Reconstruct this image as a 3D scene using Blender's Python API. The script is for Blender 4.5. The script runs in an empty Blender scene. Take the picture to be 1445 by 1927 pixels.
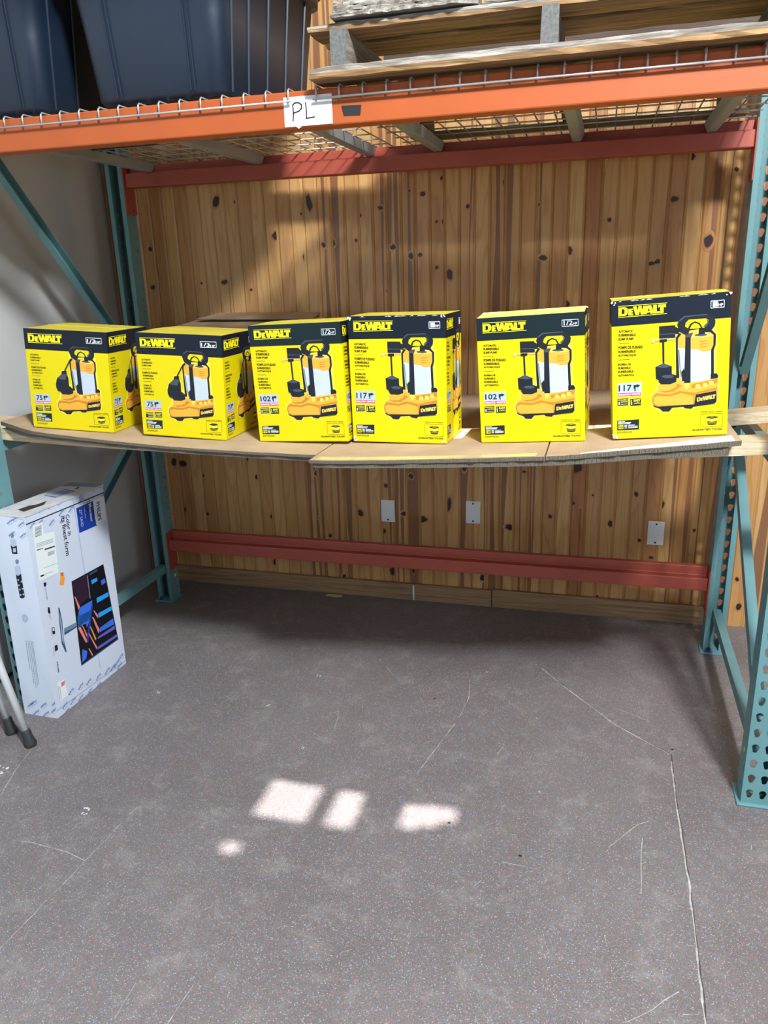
import bpy, bmesh, math, random
import numpy as np
from mathutils import Vector, Matrix

sc = bpy.context.scene
COL = sc.collection
random.seed(7)
R = math.radians

# ------------------------------------------------------------------ camera
cam_d = bpy.data.cameras.new('camera'); cam = bpy.data.objects.new('camera', cam_d); COL.objects.link(cam)
sc.camera = cam
cam_d.sensor_fit = 'HORIZONTAL'; cam_d.sensor_width = 36.0; cam_d.lens = 36.0 * 1443.71 / 1445.0
cam_d.clip_start = 0.05; cam_d.clip_end = 60
yaw, pitch, roll = -0.2788, -0.3055, -0.0300
fw = Vector((math.sin(yaw)*math.cos(pitch), math.cos(yaw)*math.cos(pitch), math.sin(pitch)))
rt = Vector((math.cos(yaw), -math.sin(yaw), 0)); up = rt.cross(fw)
rt2 = rt*math.cos(roll) + up*math.sin(roll); up2 = up*math.cos(roll) - rt*math.sin(roll)
M = Matrix((rt2, up2, -fw)).transposed().to_4x4(); M.translation = Vector((1.9697, -3.0591, 1.5260))
cam.matrix_world = M

# ------------------------------------------------------------------ light and exposure
sc.view_settings.view_transform = 'Standard'; sc.view_settings.look = 'None'
sc.view_settings.gamma = 1.0; sc.view_settings.exposure = 0.0
sc.view_settings.use_curve_mapping = False
world = bpy.data.worlds.new('daylight'); sc.world = world; world.use_nodes = True
bgn = world.node_tree.nodes['Background']
bgn.inputs['Color'].default_value = (0.66, 0.83, 1.0, 1); bgn.inputs['Strength'].default_value = 0.19
SUN_A, SUN_B = 0.15, 0.06            # how far the sun's ray runs in x and y for each metre of height
def aim(o, d):                       # point a lamp's -Z along d
    o.rotation_euler = Vector(d).to_track_quat('-Z', 'Y').to_euler()
sd = bpy.data.lights.new('sun', 'SUN'); so = bpy.data.objects.new('sun', sd); COL.objects.link(so)
sd.energy = 16; sd.angle = R(0.6); sd.color = (1, 0.97, 0.93); so.location = (3.5, 1, 8); aim(so, (-SUN_A, -SUN_B, -1))
def area(name, loc, to, sx, sy, e, c):
    d = bpy.data.lights.new(name, 'AREA'); d.shape = 'RECTANGLE'; d.size = sx; d.size_y = sy; d.energy = e; d.color = c
    o = bpy.data.objects.new(name, d); COL.objects.link(o); o.location = loc; aim(o, Vector(to) - Vector(loc)); return o
area('skylight_lamp', (3.0, -3.35, 3.90), (1.1, -0.3, 0.9), 0.36, 0.36, 260, (0.93, 0.97, 1.0))
area('skylight_lamp', (2.54, -2.95, 3.95), (1.6, -0.9, 0.3), 0.40, 0.40, 70, (0.90, 0.96, 1.0))
area('front_fill_light', (0.6, -6.8, 1.9), (1.2, 0, 1.0), 4.2, 3.0, 30, (0.90, 0.96, 1.0))  # broad fill added in front of the rack, no door modelled
area('floor_fill_light', (3.9, -3.1, 1.7), (2.5, -2.2, 0), 0.9, 0.7, 22, (0.74, 0.87, 1.0))  # fill added to brighten the floor at the right front
area('floor_fill_light', (-0.1, -3.6, 1.5), (0.45, -1.9, 0), 0.5, 0.5, 5, (0.74, 0.87, 1.0))  # weaker fill added for a pool of light on the left floor
area('side_window_light', (4.4, -2.2, 2.1), (1.6, 0.2, 1.1), 1.6, 1.4, 5, (1.0, 0.95, 0.86))

# ------------------------------------------------------------------ materials
def lin(c):
    return tuple(((x/12.92) if x <= 0.04045 else ((x+0.055)/1.055)**2.4) for x in c)
def hexc(r, g, b): return lin((r/255, g/255, b/255))
class NT:
    def __init__(s, name):
        s.m = bpy.data.materials.new(name); s.m.use_nodes = True; s.t = s.m.node_tree; s.n = s.t.nodes; s.b = s.n['Principled BSDF']
    def add(s, typ, **k):
        n = s.n.new(typ)
        for a, v in k.items():
            if a.startswith('i_'): n.inputs[a[2:].replace('_', ' ')].default_value = v
            else: setattr(n, a, v)
        return n
    def ln(s, a, b): s.t.links.new(a, b)
    def ramp(s, src, stops):
        r = s.add('ShaderNodeValToRGB'); e = r.color_ramp.elements
        while len(e) < len(stops): e.new(0.5)
        for i, (p, c) in enumerate(stops):
            e[i].position = p; e[i].color = (*c, 1) if len(c) == 3 else c
        s.ln(src, r.inputs[0]); return r
    def mix(s, f, a, b, mode='MIX'):
        n = s.add('ShaderNodeMix', data_type='RGBA', blend_type=mode)
        for v, sock in ((f, n.inputs[0]), (a, n.inputs[6]), (b, n.inputs[7])):
            if hasattr(v, 'links') or hasattr(v, 'is_linked'): s.ln(v, sock)
            elif isinstance(v, (int, float)): sock.default_value = v
            else: sock.default_value = (*v, 1)
        return n.outputs[2]
    def coord(s, scale=(1, 1, 1)):
        c = s.add('ShaderNodeTexCoord'); m = s.add('ShaderNodeMapping'); m.inputs['Scale'].default_value = scale
        s.ln(c.outputs['Object'], m.inputs['Vector']); return m.outputs[0]
    def noise(s, vec, scale, detail=3, rough=0.55, dist=0.0):
        n = s.add('ShaderNodeTexNoise'); n.inputs['Scale'].default_value = scale; n.inputs['Detail'].default_value = detail
        n.inputs['Roughness'].default_value = rough; n.inputs['Distortion'].default_value = dist; s.ln(vec, n.inputs['Vector']); return n
    def bump(s, h, st, dist=0.002):
        b = s.add('ShaderNodeBump'); b.inputs['Strength'].default_value = st; b.inputs['Distance'].default_value = dist
        s.ln(h, b.inputs['Height']); s.ln(b.outputs[0], s.b.inputs['Normal'])
def plain(name, c, rough=0.5, metal=0.0, var=0.08, nscale=14.0, spec=0.5, bump=0.0):
    t = NT(name); v = t.coord(); n = t.noise(v, nscale, 4)
    lo = tuple(x*(1-var) for x in c); hi = tuple(min(1, x*(1+var)) for x in c)
    r = t.ramp(n.outputs[0], [(0.3, lo), (0.7, hi)]); t.ln(r.outputs[0], t.b.inputs['Base Color'])
    t.b.inputs['Roughness'].default_value = rough; t.b.inputs['Metallic'].default_value = metal
    t.b.inputs['Specular IOR Level'].default_value = spec
    if bump: t.bump(n.outputs[0], bump)
    return t.m

def wood_wall():
    t = NT('knotty_pine_boards')
    at = t.add('ShaderNodeAttribute', attribute_name='tone'); kn = t.add('ShaderNodeAttribute', attribute_name='knot'); st = t.add('ShaderNodeAttribute', attribute_name='streak')
    c = t.add('ShaderNodeTexCoord'); sep = t.add('ShaderNodeSeparateXYZ'); t.ln(c.outputs['Object'], sep.inputs[0])
    off = t.add('ShaderNodeMath', operation='MULTIPLY_ADD'); t.ln(at.outputs['Fac'], off.inputs[0]); off.inputs[1].default_value = 37.0; t.ln(sep.outputs[2], off.inputs[2])
    cm = t.add('ShaderNodeCombineXYZ'); t.ln(sep.outputs[0], cm.inputs[0]); t.ln(at.outputs['Fac'], cm.inputs[1]); t.ln(off.outputs[0], cm.inputs[2])
    mp = t.add('ShaderNodeMapping'); mp.inputs['Scale'].default_value = (9, 9, 0.8); t.ln(cm.outputs[0], mp.inputs[0])
    n1 = t.noise(mp.outputs[0], 1.0, 3, 0.5, 0.4)
    # cathedral grain: rings of a smooth field
    ml = t.add('ShaderNodeMath', operation='MULTIPLY'); t.ln(n1.outputs[0], ml.inputs[0]); ml.inputs[1].default_value = 60
    sn = t.add('ShaderNodeMath', operation='SINE'); t.ln(ml.outputs[0], sn.inputs[0])
    mp2 = t.add('ShaderNodeMapping'); mp2.inputs['Scale'].default_value = (130, 60, 4); t.ln(cm.outputs[0], mp2.inputs[0])
    n2 = t.noise(mp2.outputs[0], 1.0, 4, 0.6)
    base = t.ramp(at.outputs['Fac'], [(0.0, hexc(180, 130, 78)), (0.3, hexc(198, 154, 98)), (0.7, hexc(208, 168, 112)), (1.0, hexc(172, 118, 72))])
    g = t.ramp(sn.outputs[0], [(0.35, (1, 1, 1)), (1.0, (0.74, 0.60, 0.44))])
    x = t.mix(0.5, base.outputs[0], g.outputs[0], 'MULTIPLY')
    g2 = t.ramp(n2.outputs[0], [(0.3, (0.72, 0.62, 0.5)), (0.6, (1, 1, 1))])
    x = t.mix(0.32, x, g2.outputs[0], 'MULTIPLY')
    n3 = t.noise(mp.outputs[0], 0.5, 2); g3 = t.ramp(n3.outputs[0], [(0.35, (0.86, 0.74, 0.62)), (0.6, (1.05, 1.0, 0.95))])
    x = t.mix(0.35, x, g3.outputs[0], 'MULTIPLY')
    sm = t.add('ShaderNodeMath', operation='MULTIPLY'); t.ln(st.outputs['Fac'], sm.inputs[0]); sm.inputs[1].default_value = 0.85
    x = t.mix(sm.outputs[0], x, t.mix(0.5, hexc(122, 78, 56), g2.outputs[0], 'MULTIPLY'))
    k1 = t.ramp(kn.outputs['Fac'], [(0.0, (0, 0, 0)), (0.55, (0.6, 0.6, 0.6)), (0.62, (1, 1, 1))])
    x = t.mix(k1.outputs[0], x, hexc(128, 70, 36)); 
    k2 = t.ramp(kn.outputs['Fac'], [(0.56, (0, 0, 0)), (0.70, (1, 1, 1))])
    x = t.mix(k2.outputs[0], x, hexc(44, 26, 22))
    t.ln(x, t.b.inputs['Base Color']); t.b.inputs['Roughness'].default_value = 0.36
    t.bump(n2.outputs[0], 0.12, 0.001)
    return t.m

def raw_wood(name, a, b, d, stretch=(1.5, 40, 40), rough=0.75, bump=0.5):
    t = NT(name); v = t.coord(stretch); n = t.noise(v, 1.6, 5, 0.65, 0.6); n2 = t.noise(v, 5.0, 4, 0.7)
    r = t.ramp(n.outputs[0], [(0.28, d), (0.47, a), (0.70, b)]); r2 = t.ramp(n2.outputs[0], [(0.3, (0.6, 0.58, 0.56)), (0.6, (1, 1, 1))])
    t.ln(t.mix(0.6, r.outputs[0], r2.outputs[0], 'MULTIPLY'), t.b.inputs['Base Color']); t.b.inputs['Roughness'].default_value = rough
    t.bump(n2.outputs[0], bump, 0.003); return t.m

def floor_mat():
    t = NT('speckled_floor'); v = t.coord()
    big = t.noise(v, 1.3, 4, 0.6); mid = t.noise(v, 60, 3, 0.7); fine = t.noise(v, 330, 2, 0.8)
    base = t.ramp(big.outputs[0], [(0.3, hexc(104, 97, 96)), (0.7, hexc(120, 113, 112))])
    g = t.ramp(mid.outputs[0], [(0.3, (0.86, 0.86, 0.86)), (0.7, (1.1, 1.1, 1.1))])
    x = t.mix(0.6, base.outputs[0], g.outputs[0], 'MULTIPLY')
    g = t.ramp(fine.outputs[0], [(0.32, (0.62, 0.60, 0.60)), (0.5, (0.98, 0.98, 0.98)), (0.70, (1.7, 1.7, 1.7))])
    x = t.mix(0.8, x, g.outputs[0], 'MULTIPLY')
    cn = t.noise(v, 210, 2, 0.7); x = t.mix(0.42, x, cn.outputs['Color'], 'OVERLAY')
    for sc_, th, colr in ((260, 0.74, hexc(96, 160, 205)), (240, 0.77, hexc(200, 110, 125)), (300, 0.77, hexc(205, 212, 214))):
        vo = t.add('ShaderNodeTexVoronoi'); vo.inputs['Scale'].default_value = sc_; t.ln(v, vo.inputs['Vector'])
        sp = t.add('ShaderNodeSeparateColor'); t.ln(vo.outputs['Color'], sp.inputs[0])
        m1 = t.add('ShaderNodeMath', operation='GREATER_THAN'); t.ln(sp.outputs[0], m1.inputs[0]); m1.inputs[1].default_value = th + 0.12
        m2 = t.add('ShaderNodeMath', operation='LESS_THAN'); t.ln(vo.outputs['Distance'], m2.inputs[0]); m2.inputs[1].default_value = 0.42
        m3 = t.add('ShaderNodeMath', operation='MULTIPLY'); t.ln(m1.outputs[0], m3.inputs[0]); t.ln(m2.outputs[0], m3.inputs[1])
        m4 = t.add('ShaderNodeMath', operation='MULTIPLY'); t.ln(m3.outputs[0], m4.inputs[0]); m4.inputs[1].default_value = 0.45
        x = t.mix(m4.outputs[0], x, colr)
    # pale scuffs
    sv = t.noise(v, 9, 6, 0.75); sr = t.ramp(sv.outputs[0], [(0.52, (0, 0, 0)), (0.75, (0.38, 0.38, 0.38))])
    x = t.mix(sr.outputs[0], x, hexc(170, 166, 162))
    t.ln(x, t.b.inputs['Base Color']); t.b.inputs['Roughness'].default_value = 0.48
    t.bump(fine.outputs[0], 0.30, 0.0015); return t.m

def card_mat(name, a, b, rough=0.8):
    t = NT(name); v = t.coord((1, 1, 1)); n = t.noise(v, 7, 4); w = t.coord((260, 2, 2)); n2 = t.noise(w, 1, 2)
    r = t.ramp(n.outputs[0], [(0.3, a), (0.7, b)]); g = t.ramp(n2.outputs[0], [(0.3, (0.9, 0.9, 0.9)), (0.7, (1.04, 1.04, 1.04))])
    t.ln(t.mix(0.7, r.outputs[0], g.outputs[0], 'MULTIPLY'), t.b.inputs['Base Color']); t.b.inputs['Roughness'].default_value = rough; return t.m
def flute_mat():
    t = NT('corrugated_edge'); v = t.coord((95, 8, 420)); w = t.add('ShaderNodeTexWave'); w.inputs['Scale'].default_value = 1.0; w.inputs['Distortion'].default_value = 6.0; t.ln(v, w.inputs['Vector'])
    n = t.noise(t.coord((60, 1, 260)), 1.0, 3)
    x = t.mix(0.5, w.outputs['Color'], n.outputs['Color'], 'MULTIPLY')
    bw = t.add('ShaderNodeRGBToBW'); t.ln(x, bw.inputs[0])
    r = t.ramp(bw.outputs[0], [(0.12, hexc(34, 31, 28)), (0.70, hexc(132, 122, 106))]); t.ln(r.outputs[0], t.b.inputs['Base Color']); t.b.inputs['Roughness'].default_value = 0.9; return t.m

MT = {
 'wall_wood': wood_wall(), 'floor': floor_mat(),
 'white_wall': plain('painted_drywall', hexc(196, 198, 198), 0.7, var=0.03, nscale=3),
 'sun_mask_ceiling': plain('ceiling_paint', hexc(64, 60, 58), 0.9, var=0.04, nscale=3),
 'trim_wood': raw_wood('baseboard_wood', hexc(150, 118, 84), hexc(176, 142, 104), hexc(112, 84, 60), (2.0, 60, 60), 0.6, 0.2),
 'dark_trim': plain('dark_corner_trim', hexc(112, 72, 58), 0.5, var=0.15),
 'teal': plain('teal_rack_paint', hexc(100, 143, 147), 0.42, var=0.07, nscale=9),
 'orange': plain('orange_beam_paint', hexc(166, 78, 30), 0.5, var=0.06, nscale=7),
 'redorange': plain('red_beam_paint', hexc(164, 74, 58), 0.45, var=0.07, nscale=7),
 'galv': plain('grey_channel_paint', hexc(150, 154, 156), 0.45, 0.0, var=0.06, nscale=12),
 'wire': plain('zinc_wire', hexc(178, 180, 180), 0.35, 0.55, var=0.1, nscale=30),
 'navy': plain('navy_tote_plastic', hexc(18, 33, 50), 0.45, var=0.08, nscale=6),
 'lumber': raw_wood('new_lumber', hexc(214, 192, 156), hexc(232, 214, 182), hexc(190, 160, 120), (2.0, 70, 70), 0.7, 0.15),
 'weathered': raw_wood('weathered_grey_wood', hexc(128, 120, 110), hexc(196, 190, 180), hexc(74, 66, 58), (3, 60, 60), 0.9, 0.9),
 'golden': raw_wood('aged_brown_wood', hexc(134, 102, 66), hexc(180, 146, 98), hexc(78, 54, 38), (2.0, 50, 50), 0.85, 0.5),
 'stringer': raw_wood('stringer_wood', hexc(110, 100, 90), hexc(150, 138, 122), hexc(74, 62, 52), (40, 2.0, 40), 0.9, 0.7),
 'endgrain': plain('grey_end_grain', hexc(98, 98, 96), 0.95, var=0.28, nscale=120, bump=0.8),
 'card': card_mat('brown_cardboard', hexc(164, 138, 110), hexc(184, 158, 128)),
 'cardpale': card_mat('pale_cardboard', hexc(222, 218, 212), hexc(234, 230, 226)),
 'flute': flute_mat(),
 'plate': plain('white_cover_plate', hexc(222, 224, 224), 0.4, var=0.02),
 'screw': plain('dark_screw', hexc(60, 58, 56), 0.5, 0.5),
 'paper': plain('white_paper', hexc(226, 232, 234), 0.6, var=0.01),
 'papergrey': plain('translucent_tape', hexc(196, 200, 204), 0.3, var=0.02),
 'ink': plain('black_marker', hexc(30, 32, 40), 0.6),
 'blacktape': plain('black_tape', hexc(26, 32, 34), 0.5),
 'bluebolt': plain('blue_anchor', hexc(30, 60, 150), 0.4),
 'yellowdot': plain('yellow_sticker', hexc(220, 220, 50), 0.5),
 'alu': plain('brushed_aluminium', hexc(214, 218, 220), 0.35, 0.25, var=0.05, nscale=40),
 'rubber': plain('black_rubber', hexc(44, 48, 52), 0.6, var=0.15),
 'white_box': plain('white_carton_print', hexc(206, 216, 232), 0.42, var=0.02, nscale=5),
 'top_box': plain('worn_carton_top', hexc(200, 200, 202), 0.5, var=0.12, nscale=25),
 'scratch': plain('pale_scratch', hexc(176, 172, 166), 0.7, var=0.3, nscale=60),
 'crack': plain('floor_crack', hexc(70, 64, 62), 0.9, var=0.3, nscale=80),
 'paint_spot': plain('white_paint_spot', hexc(216, 220, 218), 0.6, var=0.15, nscale=90),
 'bluetape': plain('blue_tape', hexc(70, 110, 200), 0.5), 'greenmark': plain('green_marker', hexc(60, 150, 110), 0.7),
 'masking': plain('masking_tape', hexc(196, 200, 130), 0.7),
}
# print inks
INK = {
 'y': hexc(212, 196, 0), 'yd': hexc(214, 190, 10), 'k': hexc(22, 34, 44), 'band': hexc(8, 22, 36), 'bandg': hexc(10, 30, 36), 'logo': hexc(250, 232, 20), 'white': hexc(235, 238, 240),
 'silver': hexc(200, 206, 214), 'amber': hexc(222, 164, 56), 'amberd': hexc(186, 124, 40), 'amberl': hexc(236, 196, 88), 'steel': hexc(184, 196, 212),
 'steeld': hexc(110, 118, 130), 'dk': hexc(24, 30, 38), 'dk2': hexc(66, 74, 86), 'rose': hexc(206, 60, 110), 'badge': hexc(170, 186, 200), 'pale': hexc(238, 228, 70),
 'tan': hexc(222, 184, 120), 'txt': hexc(52, 46, 8), 'green': hexc(150, 150, 20), 'blue': hexc(22, 62, 158), 'cyan': hexc(40, 160, 235), 'azure': hexc(60, 110, 225), 'pink': hexc(226, 130, 124),
 'purple': hexc(96, 96, 190), 'screen': hexc(16, 16, 26), 'plum': hexc(46, 28, 48), 'grey': hexc(120, 130, 146), 'lgrey': hexc(168, 178, 192), 'orange': hexc(236, 160, 60),
 'red': hexc(200, 50, 70), 'stand': hexc(110, 134, 156), 'standd': hexc(54, 82, 110), 'shade': hexc(176, 190, 214), 'label': hexc(228, 236, 234), 'tapeb': hexc(40, 90, 180), 'hole': hexc(50, 48, 46)}
for k_, c_ in INK.items(): MT['i_'+k_] = plain('print_'+k_, c_, 0.5, var=0.012, nscale=8, spec=0.3)

# ------------------------------------------------------------------ mesh helpers
class MB:
    def __init__(s): s.v = []; s.f = []; s.m = []; s.mats = []; s.attr = {}
    def mi(s, mat):
        if mat not in s.mats: s.mats.append(mat)
        return s.mats.index(mat)
    def vert(s, *ps):
        i = len(s.v); s.v += [tuple(p) for p in ps]; return i
    def face(s, idx, mat): s.f.append(tuple(idx)); s.m.append(s.mi(mat))
    def poly(s, pts, mat): i = s.vert(*pts); s.face(range(i, i+len(pts)), mat)
    def box(s, lo, hi, mat, tf=None):
        x0, y0, z0 = lo; x1, y1, z1 = hi
        p = [(x0,y0,z0),(x1,y0,z0),(x1,y1,z0),(x0,y1,z0),(x0,y0,z1),(x1,y0,z1),(x1,y1,z1),(x0,y1,z1)]
        if tf: p = [tf(q) for q in p]
        i = s.vert(*p)
        for q in ((0,3,2,1),(4,5,6,7),(0,1,5,4),(1,2,6,5),(2,3,7,6),(3,0,4,7)): s.face([i+a for a in q], mat)
    def prism(s, sec, p0, p1, u, v, mat, cap=True):
        # sec: closed 2D polygon, u/v axes; extruded from p0 to p1
        p0, p1, u, v = map(Vector, (p0, p1, u, v)); n = len(sec)
        i = s.vert(*[p0+u*a+v*b for a, b in sec]); j = s.vert(*[p1+u*a+v*b for a, b in sec])
        for k in range(n):
            k2 = (k+1) % n; s.face((i+k, i+k2, j+k2, j+k), mat)
        if cap: s.face([i+k for k in range(n)][::-1], mat); s.face([j+k for k in range(n)], mat)
    def tube(s, pts, r, mat, seg=8, cap=True):
        pts = [Vector(p) for p in pts]; rings = []
        rr = r if isinstance(r, (list, tuple)) else [r]*len(pts)
        ref = None
        for a, p in enumerate(pts):
            d = (pts[min(a+1, len(pts)-1)] - pts[max(a-1, 0)]).normalized()
            if ref is None: ref = Vector((0, 0, 1)) if abs(d.z) < 0.9 else Vector((1, 0, 0))
            u = ref.cross(d).normalized(); w = d.cross(u); ref = w
            rings.append(s.vert(*[p + (u*math.cos(2*math.pi*k/seg) + w*math.sin(2*math.pi*k/seg))*rr[a] for k in range(seg)]))
        for a in range(len(rings)-1):
            for k in range(seg):
                k2 = (k+1) % seg; s.face((rings[a]+k, rings[a]+k2, rings[a+1]+k2, rings[a+1]+k), mat)
        if cap: s.face([rings[0]+k for k in range(seg)][::-1], mat); s.face([rings[-1]+k for k in range(seg)], mat)
    def build(s, name, parent=None, loc=None, smooth=False, bevel=0, normals=True):
        me = bpy.data.meshes.new(name)
        o0 = Vector(loc) if loc is not None else Vector((0, 0, 0))
        me.from_pydata([tuple(Vector(p)-o0) for p in s.v], [], s.f)
        for m in s.mats: me.materials.append(MT[m])
        me.polygons.foreach_set('material_index', s.m)
        for k, vals in s.attr.items():
            a = me.attributes.new(k, 'FLOAT', 'POINT'); a.data.foreach_set('value', vals)
        if normals:
            bm = bmesh.new(); bm.from_mesh(me); bmesh.ops.recalc_face_normals(bm, faces=bm.faces); bm.to_mesh(me); bm.free()
        if smooth:
            for p in me.polygons: p.use_smooth = True
        me.update(); o = bpy.data.objects.new(name, me); COL.objects.link(o)
        o.location = o0
        if parent is not None:
            o.parent = parent; o.location = o0 - Vector(parent.location) if not parent.get('_local') else o0
        if bevel:
            b = o.modifiers.new('bevel', 'BEVEL'); b.width = bevel; b.segments = 2; b.limit_method = 'ANGLE'; b.angle_limit = R(50)
        return o
def thing(name, label, cat, loc=(0, 0, 0), group=None):
    o = bpy.data.objects.new(name, None); COL.objects.link(o); o.location = loc; o.empty_display_size = 0.05
    o['label'] = label; o['category'] = cat
    if group: o['group'] = group
    return o
def tag(o, label, cat, group=None, kind=None):
    o['label'] = label; o['category'] = cat
    if group: o['group'] = group
    if kind: o['kind'] = kind
    return o
def struct(o, label=None, cat=None):
    o['kind'] = 'structure'
    if label: o['label'] = label
    if cat: o['category'] = cat
    return o

# ------------------------------------------------------------------ room shell
WY = 0.2713; LX = -0.275; L = 2.4332; DF = -0.9659; ZC = 4.2
def floor():
    mb = MB(); mb.poly([(LX-.15, -8, 0), (5.2, -8, 0), (5.2, WY+.1, 0), (LX-.15, WY+.1, 0)], 'floor')
    def line(pts, w, mat, z=0.0006, jag=0.004):
        P = []
        for a, b in zip(pts[:-1], pts[1:]):
            n = max(2, int(math.dist(a, b)/0.035))
            for k in range(n): t = k/n; P.append((a[0]+(b[0]-a[0])*t+random.uniform(-jag, jag)*.5, a[1]+(b[1]-a[1])*t))
        P.append(pts[-1])
        for k in range(len(P)-1):
            if random.random() < 0.12 and mat == 'scratch': continue
            a, b = Vector((*P[k], 0)), Vector((*P[k+1], 0)); d = (b-a).normalized(); s = Vector((-d.y, d.x, 0))
            w0 = w*random.uniform(.4, 1.2)/2
            mb.poly([a+s*w0+Vector((0,0,z)), b+s*w0+Vector((0,0,z)), b-s*w0+Vector((0,0,z)), a-s*w0+Vector((0,0,z))], mat)
    crack = [(1.808,-.284),(1.948,-.465),(2.088,-.629),(2.255,-.762),(2.253,-.954),(2.258,-1.119),(2.257,-1.264),(2.261,-1.311),(2.258,-1.452),(2.257,-1.604),(2.25,-2.1)]
    line([(x+.002, y) for x, y in crack], 0.0030, 'crack'); line([(x-.002, y) for x, y in crack], 0.0045, 'scratch', 0.0008)
    for pts in ([(.695,-1.325),(.678,-1.613),(.655,-1.928)], [(.421,-1.607),(.484,-1.603),(.608,-1.612),(.678,-1.63)], [(1.162,-1.869),(1.151,-2.02)], [(1.028,-1.931),(1.033,-2.021)],
                [(1.529,-.355),(1.562,-.552),(1.552,-.701),(1.508,-.906),(1.47,-1.087)], [(1.741,-.79),(1.709,-.89)], [(1.798,-.913),(1.898,-.909)], [(1.783,-1.364),(1.877,-1.368)],
                [(2.15,-1.182),(2.139,-1.39)], [(2.238,-1.06),(2.14,-1.129),(2.06,-1.242)], [(2.235,-1.629),(2.147,-1.718),(2.092,-1.763)], [(.539,.057),(.568,-.075)],
                [(.16,-1.2),(.2,-1.34),(.24,-1.45)], [(.021,-.424),(.733,-.191),(1.072,-.17),(1.489,-.155)], [(1.1,-.72),(1.13,-.80),(1.14,-.88)], [(2.05,-.5),(2.2,-.58)], [(1.2,-.4),(1.25,-.47)]):
        line(pts, 0.0021, 'scratch')
    for x, y, r in ((.547,-1.451,.014), (.144,-1.334,.022), (.958,-.534,.008), (.395,-.788,.008), (1.60,-.36,.006), (1.07,-1.0,.006), (1.16,-.36,.005), (1.86,-1.05,.005), (.85,-.78,.006)):
        for q in range(9):
            a, b = x+random.uniform(-r, r), y+random.uniform(-r, r); rr = r*random.uniform(.15, .42); n = 7
            mb.poly([(a+rr*math.cos(2*math.pi*k/n)*random.uniform(.5, 1.2), b+rr*math.sin(2*math.pi*k/n)*random.uniform(.5, 1.1), .0011) for k in range(n)], 'paint_spot')
    for _ in range(150):
        x, y = random.uniform(-.2, 2.7), random.uniform(-2.3, .15); a = random.uniform(0, 6.28); l = random.uniform(.006, .035)
        line([(x, y), (x+l*math.cos(a), y+l*math.sin(a))], .0014, 'scratch', .0007, 0)
    for x, y in ((1.618,-1.247), (2.262,-.734), (1.83,-1.33), (1.44, -.6)):
        mb.poly([(x+.005*math.cos(k*1.05), y+.004*math.sin(k*1.05), .0012) for k in range(6)], 'screw')
    struct(mb.build('floor', normals=False))
floor()

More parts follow.
